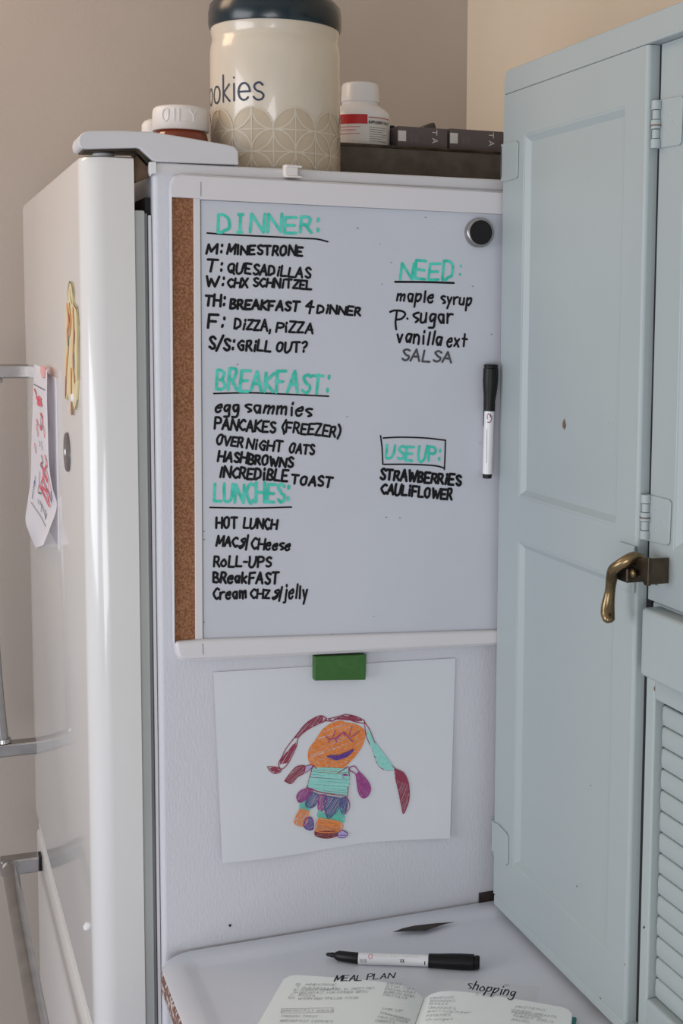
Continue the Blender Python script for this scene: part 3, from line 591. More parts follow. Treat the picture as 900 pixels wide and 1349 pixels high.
# tan fill inside the top row of circles and everything below
vs_ = []; fs = []; nA = 288; 
def topz(s_):
    x = ((s_-17+hp) % per-hp)/hp; return rr*math.sqrt(max(0, 1-x*x))
for k in range(nA):
    s0, s1 = 360*k/nA-180, 360*(k+1)/nA-180; n = len(vs_)
    vs_ += [jmap(s0, Z0+.006, .0002), jmap(s1, Z0+.006, .0002), jmap(s1, zr+topz(s1), .0002), jmap(s0, zr+topz(s0), .0002)]; fs.append((n, n+1, n+2, n+3))
MB().add(vs_, fs).build('printed_band', 'jar_fill', jar, recalc=False, smooth=False, label='tan printed band of overlapping circles')
b = MB(); w_ = .0019
for i in range(10):
    cx = 17+per*i-180+37
    cx = 17+per*(i-5)
    for row in range(0, 3):
        cz = -2*rr*row
        if zr+cz < Z0-.02: continue
        for (ox, oz, full) in ((0, 0, True), (hp, -rr, True)):
            pts = circ_arc(cx+ox, cz+oz, hp, rr, 0, 360, 40)
            seg = []
            for p in pts:
                if zr+p[1] > Z0+.004: seg.append(p)
                elif seg: b.ribbon([jmap(x, zr+z, .0005) for x, z in seg], w_, NJ, cap=False); seg = []
            if len(seg) > 1: b.ribbon([jmap(x, zr+z, .0005) for x, z in seg], w_, NJ, cap=False)
        for q in ([(cx-hp, cz), (cx-hp/2, cz), (cx, cz), (cx+hp/2, cz), (cx+hp, cz)], [(cx, cz+rr), (cx, cz-rr)], [(cx+hp, cz), (cx+hp, cz-2*rr)], [(cx, cz-rr), (cx+hp/2, cz-rr), (cx+hp, cz-rr), (cx+hp*1.5, cz-rr), (cx+2*hp, cz-rr)]):
            q = [(x, max(z, Z0+.004-zr)) for x, z in q]; b.ribbon([jmap(x, zr+z, .0005) for x, z in q], w_*.8, NJ, cap=False)
    # arcs of the missing upper row, seen only inside the top circles
    for sgn in (-1, 1):
        pts = circ_arc(cx+sgn*hp, rr, hp, rr, 180 if sgn > 0 else 270, 270 if sgn > 0 else 360, 14)
        b.ribbon([jmap(x, zr+z, .0005) for x, z in pts], w_, NJ, cap=False)
b.build('printed_pattern', 'jar_line', jar, recalc=False, smooth=False, label='pale printed circle lines')

# oil jar
OY = .10; oc = at(238, 168, 1, OY); orad = .0335; ot = at(238, 138, 1, OY-orad*.9).z; ob = at(238, 169, 1, OY-orad).z
oj = thing('oil_bottle', (oc.x, OY, Z0), 'amber bottle with wide white cap embossed OILY, left of the cookie jar', 'bottle')
MB().lathe((oc.x, OY, Z0), (oc.x, OY, ob+.003), [(0, orad*.9), (.06, orad), (.6, orad), (.88, orad*.93), (.95, orad*.82), (1, orad*.8)], 48).build('bottle_body', 'amber', oj)
MB().lathe((oc.x, OY, ob), (oc.x, OY, ot+.001), [(0, orad*.98), (.03, orad*1.0), (.75, orad*.985), (.9, orad*.95), (.97, orad*.88), (1, orad*.78)], 64).build('bottle_cap', 'cap', oj)
th1 = math.atan2(CAM.y-OY, CAM.x-oc.x)
def omap(s_, z): a = th1+s_/(orad*1.0); return Vector((oc.x+(orad*1.002)*math.cos(a), OY+(orad*1.002)*math.sin(a), z))
b = MB()
for st in text_strokes('OILY', -.0225, 0, .0205, 0, -.0145, jit=0, slant=0, gap=2.4):
    b.tube([omap(x, ob+.0085+y) for x, y in st], .0009, 6)
b.build('embossed_lettering', 'cap', oj, label='raised letters reading OILY')
c2 = at(205, 168, 1, .22)
sb = thing('small_bottle', (c2.x, .22, Z0), 'small white-capped bottle behind the OILY bottle', 'bottle')
MB().lathe((c2.x, .22, Z0), (c2.x, .22, c2.z-.004), [(0, .016), (.8, .017), (1, .014)], 24).build('bottle_body', 'amber', sb)
MB().lathe((c2.x, .22, c2.z-.008), (c2.x, .22, c2.z+.010), [(0, .0175), (.6, .0172), (.85, .014), (1, .008)], 32).build('bottle_cap', 'cap', sb)

# tray, bottle, cartons
TY = .17
tr = thing('felt_tray', (.45, .3, Z0), 'dark grey tray on the refrigerator behind the cookie jar', 'tray')
tz = at(560, 195, 1, TY).z; x0 = at(440, 200, 1, TY).x; x1 = .66
ty1 = .42
box('tray_floor', 'tray', tr, x0, x1, TY, ty1, Z0, Z0+.006, .001)
box('tray_side', 'tray', tr, x0, x1, TY, TY+.006, Z0, tz-.002, .001); box('tray_side', 'tray', tr, x0, x1, ty1-.006, ty1, Z0, tz-.002, .001)
box('tray_side', 'tray', tr, x0, x0+.006, TY, ty1, Z0, tz-.002, .001); box('tray_side', 'tray', tr, x1-.006, x1, TY, ty1, Z0, tz-.002, .001)
for q in ((x0-.001, x1+.001, TY-.0015, TY+.009), (x0-.001, x1+.001, ty1-.009, ty1+.001)): box('tray_rim', 'iron', tr, *q, tz-.003, tz+.001, .001)
PY = .235
pr = at(513, 165, 1, PY).x; pcx = at(474.5, 160, 1, PY).x; prad = (pr-pcx)*.96; pz = lambda y: at(480, y, 1, PY-prad*.8).z
pb = thing('pill_bottle', (pcx, PY, Z0+.006), 'white supplement bottle with red label between cookie jar and cartons', 'bottle')
zA, zB = Z0+.006, pz(131)
T = lambda z: (z-zA)/(zB-zA)
MB().lathe((pcx, PY, zA), (pcx, PY, zB), [(0, prad*.92), (.03, prad), (T(pz(152)), prad), (T(pz(146)), prad*.97), (T(pz(140)), prad*.82), (T(pz(136)), prad*.66), (T(pz(134)), prad*.60), (1, prad*.6)], 64).build('bottle_body', 'white', pb)
MB().lathe((pcx, PY, pz(132)), (pcx, PY, pz(105)), [(0, prad*.60), (.06, prad*.64), (.8, prad*.62), (.94, prad*.58), (1, prad*.5)], 64).build('bottle_cap', 'white', pb)
th2 = math.atan2(CAM.y-PY, CAM.x-pcx)
def pmap(s_, z, r=.0004): a = th2+math.radians(s_); return Vector((pcx+(prad+r)*math.cos(a), PY+(prad+r)*math.sin(a), z))
def cyl_patch(name, m, parent, s0, s1, z0, z1, r, label=None):
    b = MB(); n = 16
    for k in range(n):
        a, c = s0+(s1-s0)*k/n, s0+(s1-s0)*(k+1)/n; b.add([pmap(a, z0, r), pmap(c, z0, r), pmap(c, z1, r), pmap(a, z1, r)], [(0, 1, 2, 3)])
    return b.build(name, m, parent, recalc=False, smooth=False, label=label)
cyl_patch('label', 'label', pb, -90, 80, pz(191), pz(153), .0003)
cyl_patch('label_red_block', 'red', pb, -90, 14, pz(164), pz(151.5), .0006, 'red block on the label')
cyl_patch('label_red_line', 'red', pb, 16, 70, pz(155.5), pz(154.6), .0006)
b = MB()
for st in text_strokes('SUPPLEMENT FACTS', 16, 0, 66, 0, 1, jit=0, slant=0): b.ribbon([pmap(x, pz(163)-y*.0032, .0007) for x, y in st], .0008, lambda p: Vector((p.x-pcx, p.y-PY, 0)).normalized())
b.build('label_text', 'pencil', pb, recalc=False, smooth=False)
for i, yy in enumerate((168, 171, 174, 177, 180, 183, 186)):
    b = MB(); b.ribbon([pmap(s_, pz(yy), .0007) for s_ in range(18, 62-(i % 3)*6, 4)], .0007, lambda p: Vector((p.x-pcx, p.y-PY, 0)).normalized()); b.build('label_rule', 'greyprint', pb, recalc=False, smooth=False)
for i, yy in enumerate((168, 172, 177)):
    b = MB(); b.ribbon([pmap(s_, pz(yy), .0007) for s_ in range(-40, 4-(i % 2)*8, 4)], .0007, lambda p: Vector((p.x-pcx, p.y-PY, 0)).normalized()); b.build('label_rule', 'rosepen', pb, recalc=False, smooth=False)
BY = .20
for k, (qa, lab, tx) in enumerate((([(524, 166), (590, 169.5)], 'taupe carton marked TA beside the supplement bottle', 578), ([(592.5, 168.5), (664, 175)], 'taupe carton marked TA nearest the blue cabinet', 645))):
    A, B = at(*qa[0], 1, BY), at(*qa[1], 1, BY)
    bx = thing('carton', ((A.x+B.x)/2, BY+.06, tz-.03), lab, 'box', 'taupe cartons in the tray')
    zt_ = (A.z+B.z)/2+.0005*k
    box('carton_body', 'boxm', bx, A.x, B.x, BY, BY+.14, Z0+.007, zt_, .0012)
    ww = (B.x-A.x)
    MB().box(A.x+.0006, A.x+.012, BY-.0006, BY, zt_-.020, zt_-.006).build('carton_seal', 'label', bx, smooth=False, label='white seal on the carton end')
    cx_, cz_ = B.x-.016, zt_-.0125
    g = [[(cx_+.000, cz_+.003), (cx_+.000, cz_+.010)], [(cx_-.0065, cz_+.0065), (cx_+.000, cz_+.0065)], [(cx_-.0065, cz_-.0075), (cx_+.001, cz_-.0045), (cx_-.0065, cz_-.0015)], [(cx_-.004, cz_-.0065), (cx_-.004, cz_-.0025)]]
    b = MB()
    for st in g: b.ribbon([(x, BY-.0004, z) for x, z in st], .0011, NY)
    b.build('carton_lettering', 'label', bx, recalc=False, smooth=False, label='white letters TA turned sideways')
    for q in range(4):
        MB().ribbon([(A.x+.020+.003*q, BY-.0004, zt_-.020), (A.x+.020+.003*q, BY-.0004, zt_-.010)], .0005, NY).build('fine_print', 'greyprint', bx, recalc=False, smooth=False)
q = at(568, 166, 1, .30)
sc_ = pxprism('black_pouch', 'tray', None, [(556, 175), (558, 166), (567, 162), (573, 161), (575, 168), (575, 178)], 1, .345, (0, .03, 0), .002)
for v in sc_.data.vertices:
    if v.co.z < tz: v.co.z = Z0+.0065
tag(sc_, 'dark pouch poking up behind the cartons in the tray', 'pouch')
sc2 = pxprism('black_strap', 'black', None, [(510, 176), (513, 165), (520, 165), (524, 171), (522, 192), (511, 192)], 1, .30, (0, .02, 0), .002)
for v in sc2.data.vertices:
    if v.co.z < tz+.002: v.co.z = Z0+.0065
tag(sc2, 'black strap end between the supplement bottle and the cartons', 'strap')

# ================================================================== BLUE KITCHEN CABINET (face towards -X)
YL = -.0225; XC = at(657.5, 640, 1, YL).x; ZC0 = .870; XC2 = XC+.012
cb = thing('kitchen_cabinet', (.6, -.4, ZC0), 'pale blue painted cabinet with latch and roll shutter standing on the worktop', 'cabinet')
cx_ = lambda px, py, x=XC: at(px, py, 0, x)
YE = -.86
zTop = cx_(760, 56.4).z; zDT = cx_(760, 92).z
box('cabinet_case', 'blue', cb, XC+.0295, .765, YE, YL-.001, ZC0+.006, zTop-.004, .004)
tr_ = [(YE, zDT+.0006), (YL, zDT+.0006)]+[(YL-.010+.010*math.cos(math.radians(a)), zTop-.012+.012*math.sin(math.radians(a))) for a in range(0, 91, 10)]+[(YE, zTop)]
MB().prism([(XC-.0005, y, z) for y, z in tr_], (.0305, 0, 0)).build('top_rail', 'blue', cb, bevel=.0015)
box('base_rail', 'blue_edge', cb, XC-.001, XC+.03, YE, YL-.003, ZC0, ZC0+.014, .002)
def panel_door(x0, y0, y1, z0, z1, panels, thick, redge):
    """Frame-and-panel leaf facing -X: panels = [(ya, yb, za, zb)], recessed with a sloped moulding; the edge nearest the camera is rounded."""
    b = MB(); P = sorted(panels, key=lambda p: p[2]); ya, yb = P[0][0], P[0][1]
    b.box(x0, x0+thick, y0+redge, ya, z0, z1); b.box(x0, x0+thick, yb, y1, z0, z1)
    zz = [z0]+[v for p in P for v in (p[2], p[3])]+[z1]
    for i in range(0, len(zz), 2): b.box(x0, x0+thick, ya, yb, zz[i], zz[i+1])
    leaf_ = b.build('cabinet_door', 'blue', cb, recalc=False, smooth=False)
    if redge:
        rim = [(x0+thick, y0+redge)]+[(x0, y0+redge)]+[(x0+redge-redge*math.cos(PI/2*k/8), y0+redge-redge*math.sin(PI/2*k/8)) for k in range(1, 9)]+[(x0+thick, y0)]
        MB().prism([(x, y, z0) for x, y in rim], (0, 0, z1-z0)).build('rounded_edge', 'blue', leaf_)
    for (a, c, e, f_) in P:
        prof = [(x0, 0), (x0+.0005, .0008), (x0+.0008, .0030), (x0+.0016, .0040), (x0+.0050, .0082), (x0+.0060, .0096)]
        rings = [[(x, a+i, e+i), (x, c-i, e+i), (x, c-i, f_-i), (x, a+i, f_-i)] for x, i in prof]
        vs2 = [v for r in rings for v in r]; fs2 = []
        for j in range(len(rings)-1):
            for k in range(4): fs2.append((j*4+k, j*4+(k+1) % 4, (j+1)*4+(k+1) % 4, (j+1)*4+k))
        MB().add(vs2, fs2).build('moulding', 'blue', leaf_, smooth=False)
        i = .009; xp = x0+.0059
        MB().box(xp, xp+.006, a+i, c-i, e+i, f_-i).build('panel', 'blue', leaf_, smooth=False)
    return leaf_
pyb = cx_(687, 400).y; pya = cx_(812, 690).y
YG = -.3605
d1 = panel_door(XC, YG-.005, YL, ZC0+.014, zDT, [
    (pya, pyb, (cx_(693, 655).z+cx_(806, 688).z)/2-.003, (cx_(694, 178).z+cx_(820, 137).z)/2), (pya, pyb, (cx_(682, 1148).z+cx_(793, 1245).z)/2, (cx_(683, 711).z+cx_(802, 757).z)/2)], .0195, .0045)
YR = -.3708
box('door_gap_shade', 'dark', cb, XC2+.0012, XC2+.0085, YR-.004, YG+.01, ZC0+.014, zDT, 0)  # near-black box set in the open gap, standing in for its deep shade
zR0 = (cx_(853, 784, XC2).z+cx_(899, 811, XC2).z)/2
d2 = panel_door(XC2, -.84, YR, zR0, zDT, [(-.80, cx_(893, 500, XC2).y, cx_(896, 728, XC2).z, 1.84)], .008, 0)
box('lower_rail', 'blue', cb, XC2+.004, XC+.03, YE, YR, cx_(850, 870, XC2).z, zR0-.002, .002)
XH = XC-.004
zk0 = cx_(844, 890, XH).z; zk1 = cx_(848, 801, XH).z
box('roll_housing', 'blue', cb, XH, XC+.03, YE, cx_(843.5, 850, XH).y, zk0, zk1, .0045, seg=4)
# shutter frame and slats
ys1 = cx_(859.5, 1020, XC2).y
zo1 = cx_(862, 921, XC2).z; zo0 = cx_(857, 1320, XC2).z
box('frame_stile', 'blue_edge', cb, XC2, XC+.03, ys1, YR, ZC0+.012, zk0, .0025)
box('frame_rail', 'blue', cb, XC2, XC+.03, YE, ys1, zo1, zk0, .002)
box('frame_rail', 'blue', cb, XC2-.001, XC+.03, YE, ys1+.001, ZC0+.012, zo0, .004, seg=4)
XS = XC2+.0085
box('shutter_shadow_gap', 'dark', cb, XS+.0035, XS+.006, YE+.01, ys1+.003, zo0-.01, zo1+.01, 0)
sp = (cx_(870, 955, XS).z-cx_(859, 1283, XS).z)/12
z = cx_(870, 955, XS).z+sp
base = None
ns = int((z-zo0)/sp)+2
hs = sp*.478
prof = [(XS+.004, -hs), (XS+.0018, -hs), (XS+.0007, -hs*.93), (XS, -hs*.78), (XS-.0006, 0), (XS, hs*.78), (XS+.0007, hs*.93), (XS+.0018, hs), (XS+.004, hs)]
ysl = ys1-.0022; LP = len(prof)
bb = MB().add([(x, y, zz) for y in (YE+.02, ysl-.003) for x, zz in prof]+[(x+(.0002 if x < XS+.003 else 0), ysl-.0008, zz*.95) for x, zz in prof]+[(min(x+.0012, XS+.004), ysl, zz*.86) for x, zz in prof],
    [(j*LP+k, j*LP+k+1, (j+1)*LP+k+1, (j+1)*LP+k) for j in range(3) for k in range(LP-1)]+[tuple(range(3*LP, 4*LP))])
for i in range(ns):
    zc = z-sp*.5-sp*i
    if zc-sp*.5 < zo0-.02: break
    if base is None: o = base = bb.build('slat', 'blue', cb)
    else: o = base.copy(); COL.objects.link(o)
    o.location = Vector((-cb.location.x, -cb.location.y, -cb.location.z+zc))
# hinges
def hinge(name, px, knuckle=None, scr=()):
    hx = XC2-.0022
    o = MB().prism([cx_(x, y, hx) for x, y in px], (.0022, 0, 0)).build(name, 'blue', cb, bevel=.0012)
    for x, y in scr:
        c = cx_(x, y, hx); MB().lathe(c+Vector((.0005, 0, 0)), c-Vector((.0006, 0, 0)), [(0, .0028), (.6, .0026), (1, .0015)], 14).build('screw_head', 'blue', o)
    (x0, y0), (x1, y1) = knuckle
    A, B = cx_(x0, y0, XC2-.005), cx_(x1, y1, XC2-.005); n = 5
    for k in range(n):
        a = A.lerp(B, k/n); c = A.lerp(B, (k+1)/n); r = .0052 if k % 2 == 0 else .0040
        MB().lathe(a+(c-a)*.04, c-(c-a)*.04, [(0, r), (1, r)], 20).build('knuckle', 'blue', o)
    mid = A.lerp(B, .52)
    MB().lathe(mid+Vector((0, 0, .0006)), mid-Vector((0, 0, .0006)), [(0, .0058), (1, .0058)], 20).build('pin_gap', 'wood', o)
    return o
hinge('hinge', [(866, 132), (872, 130.5), (897.5, 126), (899, 129), (896.5, 188), (894, 191), (865, 196)], ((865.5, 132.5), (864, 196)), scr=((882, 150), (881, 172), (889, 160)))
hinge('hinge', [(850, 650.5), (880.5, 658), (883.5, 662), (881, 716), (878, 718.5), (848, 711.5)], ((851.5, 651), (849.5, 710)), scr=((864, 670), (874, 688), (863, 698)))
def edge_hinge(px):
    hx = XC-.0022; P = [cx_(x, y, hx) for x, y in px]
    o = MB().prism(P, (.0022, 0, 0)).build('hinge', 'blue', cb, bevel=.001)
    zl, zh = min(p.z for p in P), max(p.z for p in P)
    box('hinge_side', 'blue', o, hx, XC+.018, YL-.001, YL+.0035, zl+.004, zh-.002, .001)
    return o
edge_hinge([(660, 190), (680, 185.5), (682, 188), (681, 232), (679, 235), (659.5, 240)])
edge_hinge([(649, 1083), (655, 1085), (666, 1097), (668.5, 1102), (668.5, 1138), (666, 1140), (650, 1127)])
# chipped paint and small marks
def patch(name, m, parent, px, x): return MB().add([cx_(a, b, x-.0003) for a, b in px], [tuple(range(len(px)))]).build(name, m, parent, recalc=False, smooth=False)
patch('paint_chip', 'wood', d1, [(743.5, 551), (744.5, 556), (745.5, 561), (743.5, 566), (741, 562), (741.5, 556)], XC+.0056)
patch('paint_chip', 'wood', d2, [(858, 766), (861, 766.5), (868, 771.5), (864, 771)], XC2)
for q in ([(759, 1166), (761, 1167), (760, 1170)], [(777.5, 1034), (779, 1034), (778.5, 1036.5)], [(801, 557), (802, 557), (802, 558.5)], [(822, 1270), (823.5, 1270), (823, 1272)], [(790, 1313), (792, 1315), (791, 1317.5)]): patch('paint_mark', 'wood', d1, q, XC)
patch('paint_chip', 'chip', cb, [(847, 1222), (849, 1219), (849.6, 1222), (848, 1224)], XC2)
# latch
xx = lambda px, py, o: cx_(px, py, XC-o)
arm = [(846, 737, .006, .0055), (836, 735, .014, .0075), (828, 738, .022, .0078), (817, 744, .029, .0070), (809, 750, .032, .0068), (806.5, 760, .031, .0066), (804.5, 774, .029, .0058), (802.8, 786, .029, .0064), (801, 799, .030, .0076), (801, 810, .031, .0078), (802.5, 817, .032, .0064), (803.3, 820.5, .032, .0030)]
ap = crom([tuple(xx(a, b, o))+(r,) for a, b, o, r in arm], 5)
MB().tube([Vector(p[:3]) for p in ap], [p[3] for p in ap], 18, flat=.8).build('latch_lever', 'bronze', d1, label='aged bronze lever of the latch')
MB().prism([xx(a, b, .016) for a, b in [(815, 747), (820, 742), (827, 738.5), (836, 736), (845, 735), (854.5, 735), (853.5, 772), (848.5, 771), (846, 765), (843, 759), (839, 761), (834, 762), (829, 758), (822, 752)]], (.004, 0, 0)).build('latch_catch', 'iron', d1, bevel=.0008, label='dark curved catch plate of the latch')
c = xx(853, 750, .012)
box('latch_keeper', 'iron', d1, XC-.014, XC2-.0005, c.y-.0015, c.y+.0025, xx(852, 770, .012).z, xx(852, 736, .012).z, .0006)
box('latch_base', 'blue', d1, XC-.003, XC-.0001, cx_(838, 750).y, cx_(818, 750).y, cx_(828, 778).z, cx_(828, 716).z, .001)
box('latch_pivot', 'iron', d1, XC-.024, XC-.003, cx_(840, 750, XC-.012).y, cx_(824, 750, XC-.012).y, xx(830, 764, .012).z, xx(830, 744, .012).z, .002)
for a, b, rr2 in ((835.5, 755, .0042), (821.5, 760.5, .0035)):
    c = xx(a, b, .019); MB().lathe(c, c-Vector((.004, 0, 0)), [(0, rr2), (.6, rr2), (1, rr2*.6)], 20).build('rivet', 'bronze', d1)
# dark red dish on top of the cabinet
dc = cx_(884, 8, XC+.02)
ds = thing('red_dish', (XC+.075, dc.y-.05, zTop), 'dark red dish on top of the blue cabinet', 'dish')
MB().lathe((XC+.075, -.415, zTop), (XC+.075, -.415, zTop+.06), [(0, .035), (.08, .037), (.3, .055), (1, .080), (.97, .076), (.3, .05), (.15, .03)], 48).build('dish_bowl', 'redclay', ds)
MB().lathe((XC+.075, -.415, zTop+.055), (XC+.075, -.415, zTop+.062), [(0, .079), (.5, .082), (1, .079)], 48).build('dish_rim', 'redclay', ds)

# ================================================================== WORKTOP
ZW = .866
wt = thing('enamel_worktop', (.2, -.4, ZW-.02), 'worn white enamel worktop with raised rim beside the refrigerator', 'worktop')
X0, X1, Y0, Y1 = -.009, .768, -.90, -.0028
def rrect(x0, x1, y0, y1, r, n=12):
    p = []
    for cxx, cyy2, a0 in ((x1-r, y1-r, 0), (x0+r, y1-r, 90), (x0+r, y0+r, 180), (x1-r, y0+r, 270)):
        for k in range(n+1):
            a = math.radians(a0+90*k/n); p.append((cxx+r*math.cos(a), cyy2+r*math.sin(a)))
    return p
rings = [(0, -.024), (0, -.004), (.0015, -.0012), (.004, 0), (.024, 0), (.030, -.0010), (.038, -.0040), (.044, -.0045)]
R0 = .048
vs_ = []; fs = []; NR = 52
for ins, dz in rings:
    r = max(R0-ins, .006)
    vs_ += [(x, y, ZW+dz) for x, y in rrect(X0+ins, X1-ins, Y0+ins, Y1-ins, r)]
for j in range(2, len(rings)-1):
    for k in range(NR): fs.append((j*NR+k, j*NR+(k+1) % NR, (j+1)*NR+(k+1) % NR, (j+1)*NR+k))
fs.append(tuple((len(rings)-1)*NR+k for k in range(NR)))
MB().add(vs_, fs).build('enamel_surface', 'enamel', wt)
MB().add(vs_[:3*NR], [(j*NR+k, j*NR+(k+1) % NR, (j+1)*NR+(k+1) % NR, (j+1)*NR+k) for j in range(2) for k in range(NR)]+[tuple(range(NR))]).build('worn_edge', 'enamel_edge', wt, label='rust-worn brown edge of the worktop')
tz_ = lambda px, py, z=ZW+.0003: at(px, py, 2, z)
MB().add([tz_(x, y, ZW+.0004) for x, y in [(517, 1228), (530, 1223), (545, 1219.5), (558, 1218), (575, 1216), (600, 1214.5), (586, 1217.5), (570, 1223), (560, 1226.5), (547, 1226.5), (535, 1227)]], [tuple(range(11))]).build('enamel_chip', 'chip', wt, recalc=False, smooth=False, label='black chip in the enamel rim')
MB().add([tz_(x, y, ZW-.0025) for x, y in [(245, 1311), (247, 1315), (249.5, 1321.5), (247.5, 1321)]], [(0, 1, 2, 3)]).build('enamel_chip', 'ink_grey', wt, recalc=False, smooth=False)
q = tz_(645, 1196, ZW)
box('rear_bracket', 'chip', wt, .408, .440, -.0025, -.0003, ZW-.02, ZW+.011, .001, label='dark bracket at the rear corner')
bc = box('base_cabinet', 'blue', None, .28, .765, -.88, -.02, 0, ZW-.0245, .003)
tag(bc, 'pale blue base cabinet under the enamel worktop', 'cabinet')

# marker on the worktop
zs = ZW-.0045
A, J1, J2, T0 = tz_(632, 1268, zs+.0085), tz_(565, 1265.5, zs+.0075), tz_(472.5, 1262.5, zs+.0066), tz_(430, 1257, zs+.0062)
tm = thing('table_marker', (J1.x, J1.y, zs), 'uncapped white marker with black cap lying on the worktop', 'marker')
MB().lathe(A, J1, [(0, .0070), (.02, .0078), (.085, .0080), (.09, .0070), (.10, .0070), (.11, .0090), (.35, .0093), (.55, .0090), (.8, .0082), (1, .0080)], 36).build('marker_cap', 'black', tm)
MB().lathe(J1, J2, [(0, .0066), (.04, .0068), (1, .0068)], 36).build('barrel', 'white', tm)
MB().lathe(J2, T0, [(0, .0064), (.15, .0064), (.62, .0058), (.72, .0040), (.74, .0030), (.86, .0028), (.87, .0022), (.95, .0022), (1, .0012)], 28).build('nib_section', 'black', tm)
ba = (J2-J1).normalized()
def mmap(x, y):
    s_ = (x-J1.dot(Vector((1, 0, 0)))); return None
def barrel_pt(t, ang, r=.0070):      # t 0 at the nib end, 1 at the cap; ang 0 towards the viewer
    c = J2.lerp(J1, t); v = (CAM-c); v = (v-ba*v.dot(ba)).normalized(); u = ba.cross(v)
    return c+(v*math.cos(ang)+u*math.sin(ang))*r
def bar_text(txt, t0, t1, ang, h, m, w):
    b = MB(); sg = 1 if barrel_pt(.5, .3).z > barrel_pt(.5, -.3).z else -1
    for st in text_strokes(txt, t0, 0, t1, 0, 1, jit=0, slant=0): b.ribbon([barrel_pt(x, sg*(ang-y*h)) for x, y in st], w, lambda p: (p-J2-ba*(p-J2).dot(ba)).normalized())
    b.build('printed_text', m, tm, recalc=False, smooth=False)
bar_text('---- --- -----', .24, .85, .35, .35, 'greyprint', .0003)
bar_text('VX', .60, .66, -.45, .5, 'ink', .0007); bar_text('O', .15, .21, .0, .8, 'rosepen', .0006); bar_text('SS', .03, .12, -.6, .45, 'pencil', .0005); bar_text('I', .94, .96, -.7, .5, 'ink', .0012)

# open notebook
S_tl, S_tr = tz_(377, 1286, zs+.010), tz_(755, 1327, zs+.014)
u_ = (S_tr-S_tl); u_.z = 0; Lw = u_.length; u_.normalize(); v_ = Vector((u_.y, -u_.x, 0))      # v: towards the reader
va = tz_(348, 1349, zs+.01)-S_tl; va.z = 0; va.normalize()
v_ = (v_*.45+va*.55).normalized(); PH = .24
sp_t = .5
S_sp = tz_(564, 1302, zs+.006); fsp = (S_sp-S_tl).dot(u_)/Lw
nb = thing('open_notebook', (S_sp.x, S_sp.y-.1, zs), 'open notebook with a handwritten meal plan and shopping list on the worktop', 'notebook')
def page_h(s_):      # height profile over the width, s_ 0..1 from left edge to right edge
    d = (fsp-s_)/fsp if s_ < fsp else (s_-fsp)/(1-fsp)
    return zs+.0035+.0145*(1-math.exp(-d*11))*(1-.42*d*d)
def page_pt(s_, t, lift=0, h=None):
    p = S_tl+u_*(Lw*s_)+v_*(PH*t); return Vector((p.x, p.y, (page_h(s_) if h is None else h)+lift))
def page_mesh(name, a, b, flip):
    n = 30; ms = 10; top = []; bot = []; k_ = .03
    B = MB(); vs2 = []; 
    for j in range(ms+1):
        for i in range(n+1):
            s_ = a+(b-a)*i/n; t = j/ms
            if j == 0:     # rounded outer corner
                d = abs(s_-(a if not flip else b))*Lw
                t += (max(0, .010-d)**2/.010)*1.1/PH
            vs2.append(page_pt(s_, t))
    N1 = len(vs2)
    vs2 += [Vector((p.x, p.y, zs+.0022)) for p in vs2]
    f2 = []
    for j in range(ms):
        for i in range(n):
            q = j*(n+1)+i; f2 += [(q, q+1, q+n+2, q+n+1), (N1+q, N1+q+n+1, N1+q+n+2, N1+q+1)]
    rim = [i for i in range(n+1)]+[j*(n+1)+n for j in range(1, ms+1)]+[ms*(n+1)+i for i in range(n-1, -1, -1)]+[j*(n+1) for j in range(ms-1, 0, -1)]
    for i in range(len(rim)): p, q = rim[i], rim[(i+1) % len(rim)]; f2.append((p, q, N1+q, N1+p))
    return B.add(vs2, f2).build(name, 'page', nb)
page_mesh('left_pages', 0, fsp-.001, False); page_mesh('right_pages', fsp+.001, 1, True)
co = [page_pt(-.012, -.008, 0, zs+.0002), page_pt(1.012, -.008, 0, zs+.0002), page_pt(1.012, 1.01, 0, zs+.0002), page_pt(-.012, 1.01, 0, zs+.0002)]
MB().prism(co, (0, 0, .002)).build('notebook_cover', 'cover', nb, bevel=.0005)
def nmap(x, y):
    z = zs+.014
    for _ in range(8):
        p = at(x, y, 2, z); d = p-S_tl; den = u_.x*v_.y-u_.y*v_.x
        s_ = (d.x*v_.y-d.y*v_.x)/den/Lw; z = z*.4+.6*(page_h(min(max(s_, 0), 1)))
    p = at(x, y, 2, z); p.z += .0005; return p
NZ = Vector((0, 0, 1))
n1_ = lambda x, y: (335+x/3.913, 1270+y/3.913)
n2_ = lambda x, y: (545+x/3.913, 1270+y/3.913)
def nline(txt, f_, x0, y0, x1, y1, hh, m='notepen', w=.35, name='handwritten_line', label=None):
    a, b = f_(x0, y0), f_(x1, y1)
    lettering(name, m, nb, text_strokes(txt, a[0], a[1], b[0], b[1], hh, slant=.25), w/1000, nmap, NZ, label=label)
nline('MEAL', n1_, 412, 90, 552, 86, 7.2, 'ink', 1.6, 'page_heading', 'bold heading reading MEAL'); nline('PLAN', n1_, 580, 84, 718, 74, 7, 'ink', 1.6, 'page_heading', 'bold heading reading PLAN')
nline('shopping', n2_, 275, 128, 520, 172, 11, 'ink', 1.7, 'page_heading', 'bold heading reading shopping'); nline('LIST', n2_, 322, 160, 420, 174, 4, 'pencil', .4)
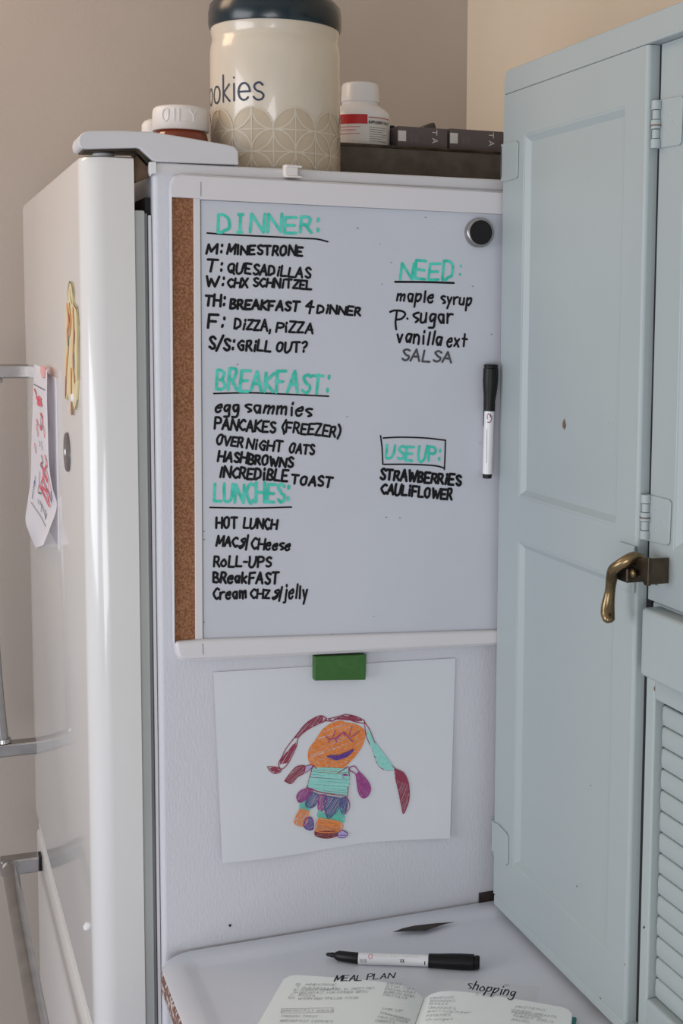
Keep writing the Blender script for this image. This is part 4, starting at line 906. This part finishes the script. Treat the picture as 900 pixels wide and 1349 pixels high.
for t, x0, y0, x1, y1 in (('M:', 212, 110, 238, 112), ('MINESTRONE', 262, 112, 418, 116), ('T:', 212, 124, 238, 126), ('QUESADILLAS', 245, 130, 425, 134), ('W:', 200, 137, 232, 139), ('CHICKEN SCHNITZEL W. SWEET POT.', 238, 142, 625, 132),
                          ('TH:', 195, 152, 228, 154), ('BREAKFAST FOR DINNER (BFD)', 232, 158, 580, 150), ('F:', 185, 165, 205, 166), ('PIZZA', 228, 168, 312, 171), ('S/S:', 172, 180, 210, 182), ('VEGAN BBQ GRILLED STEAK', 222, 186, 535, 182),
                          ('BREAKFAST IDEAS', 145, 248, 400, 248), ('FRENCH TOAST', 140, 276, 325, 278), ('BREAKFAST COOKIES', 132, 300, 400, 304),
                          ('IDEAS', 680, 106, 755, 112), ('STIR FRY', 675, 120, 825, 140), ('ENCHILADAS', 672, 134, 828, 156), ('BURRITO BOWL', 668, 150, 828, 174), ('FRITTATA', 664, 165, 785, 184),
                          ('USE UP', 660, 236, 760, 250), ('STRAWBERRIES', 645, 256, 800, 296), ('CAULIFLOWER', 635, 276, 790, 308), ('CARROTS', 622, 298, 720, 309)):
    nline(t, n1_, x0, y0, x1, y1, 2.6)
lettering('heading_box', 'pencil', nb, [[n1_(140, 232), n1_(405, 228), n1_(408, 250), n1_(140, 256), n1_(140, 232)]], .0004, nmap, NZ)
for t, x0, y0, x1, y1 in (('PRODUCE', 85, 184, 205, 178), ('BANANAS', 82, 198, 210, 198), ('APPLES', 78, 212, 172, 214), ('ORANGES', 75, 232, 215, 236), ('garlic/ginger', 70, 248, 292, 256), ('POTATOES', 66, 274, 186, 270), ('Oranges', 62, 294, 200, 290),
                          ('PROTEINS', 524, 226, 675, 246), ('CHICKEN BREASTS', 502, 242, 732, 282), ('PEPPERONI', 504, 256, 652, 282), ('TURKEY (DELI)', 508, 272, 716, 306), ('BACON', 504, 292, 590, 306)):
    nline(t, n2_, x0, y0, x1, y1, 2.6)
# page block edge lines on the right
for k in range(4):
    MB().ribbon([page_pt(1.0008, t/6, 0, zs+.0045+.0018*k) for t in range(0, 7)], .0004, u_).build('page_edge', 'greyprint', nb, recalc=False, smooth=False)
# loose sheet behind the notebook
l4 = [(570, 1302), (584, 1289), (711, 1299), (711, 1311)]
P4 = [tz_(x, y, zs+.0006) for x, y in l4]
ls = MB().prism([P4[1], P4[2], P4[2]+v_*.10, P4[1]+v_*.10], (0, 0, -.0003)).build('loose_sheet', 'paper', None, smooth=False)
for v in ls.data.vertices: v.co.z = zs+.00012 if v.co.z > zs+.0004 else zs+.00002
tag(ls, 'loose white sheet sticking out behind the open notebook', 'paper')
MB().ribbon([tz_(665, 1297.5, zs+.0004), tz_(671, 1298, zs+.0004)], .0009, NZ).build('pen_mark', 'pencil', ls, recalc=False, smooth=False)
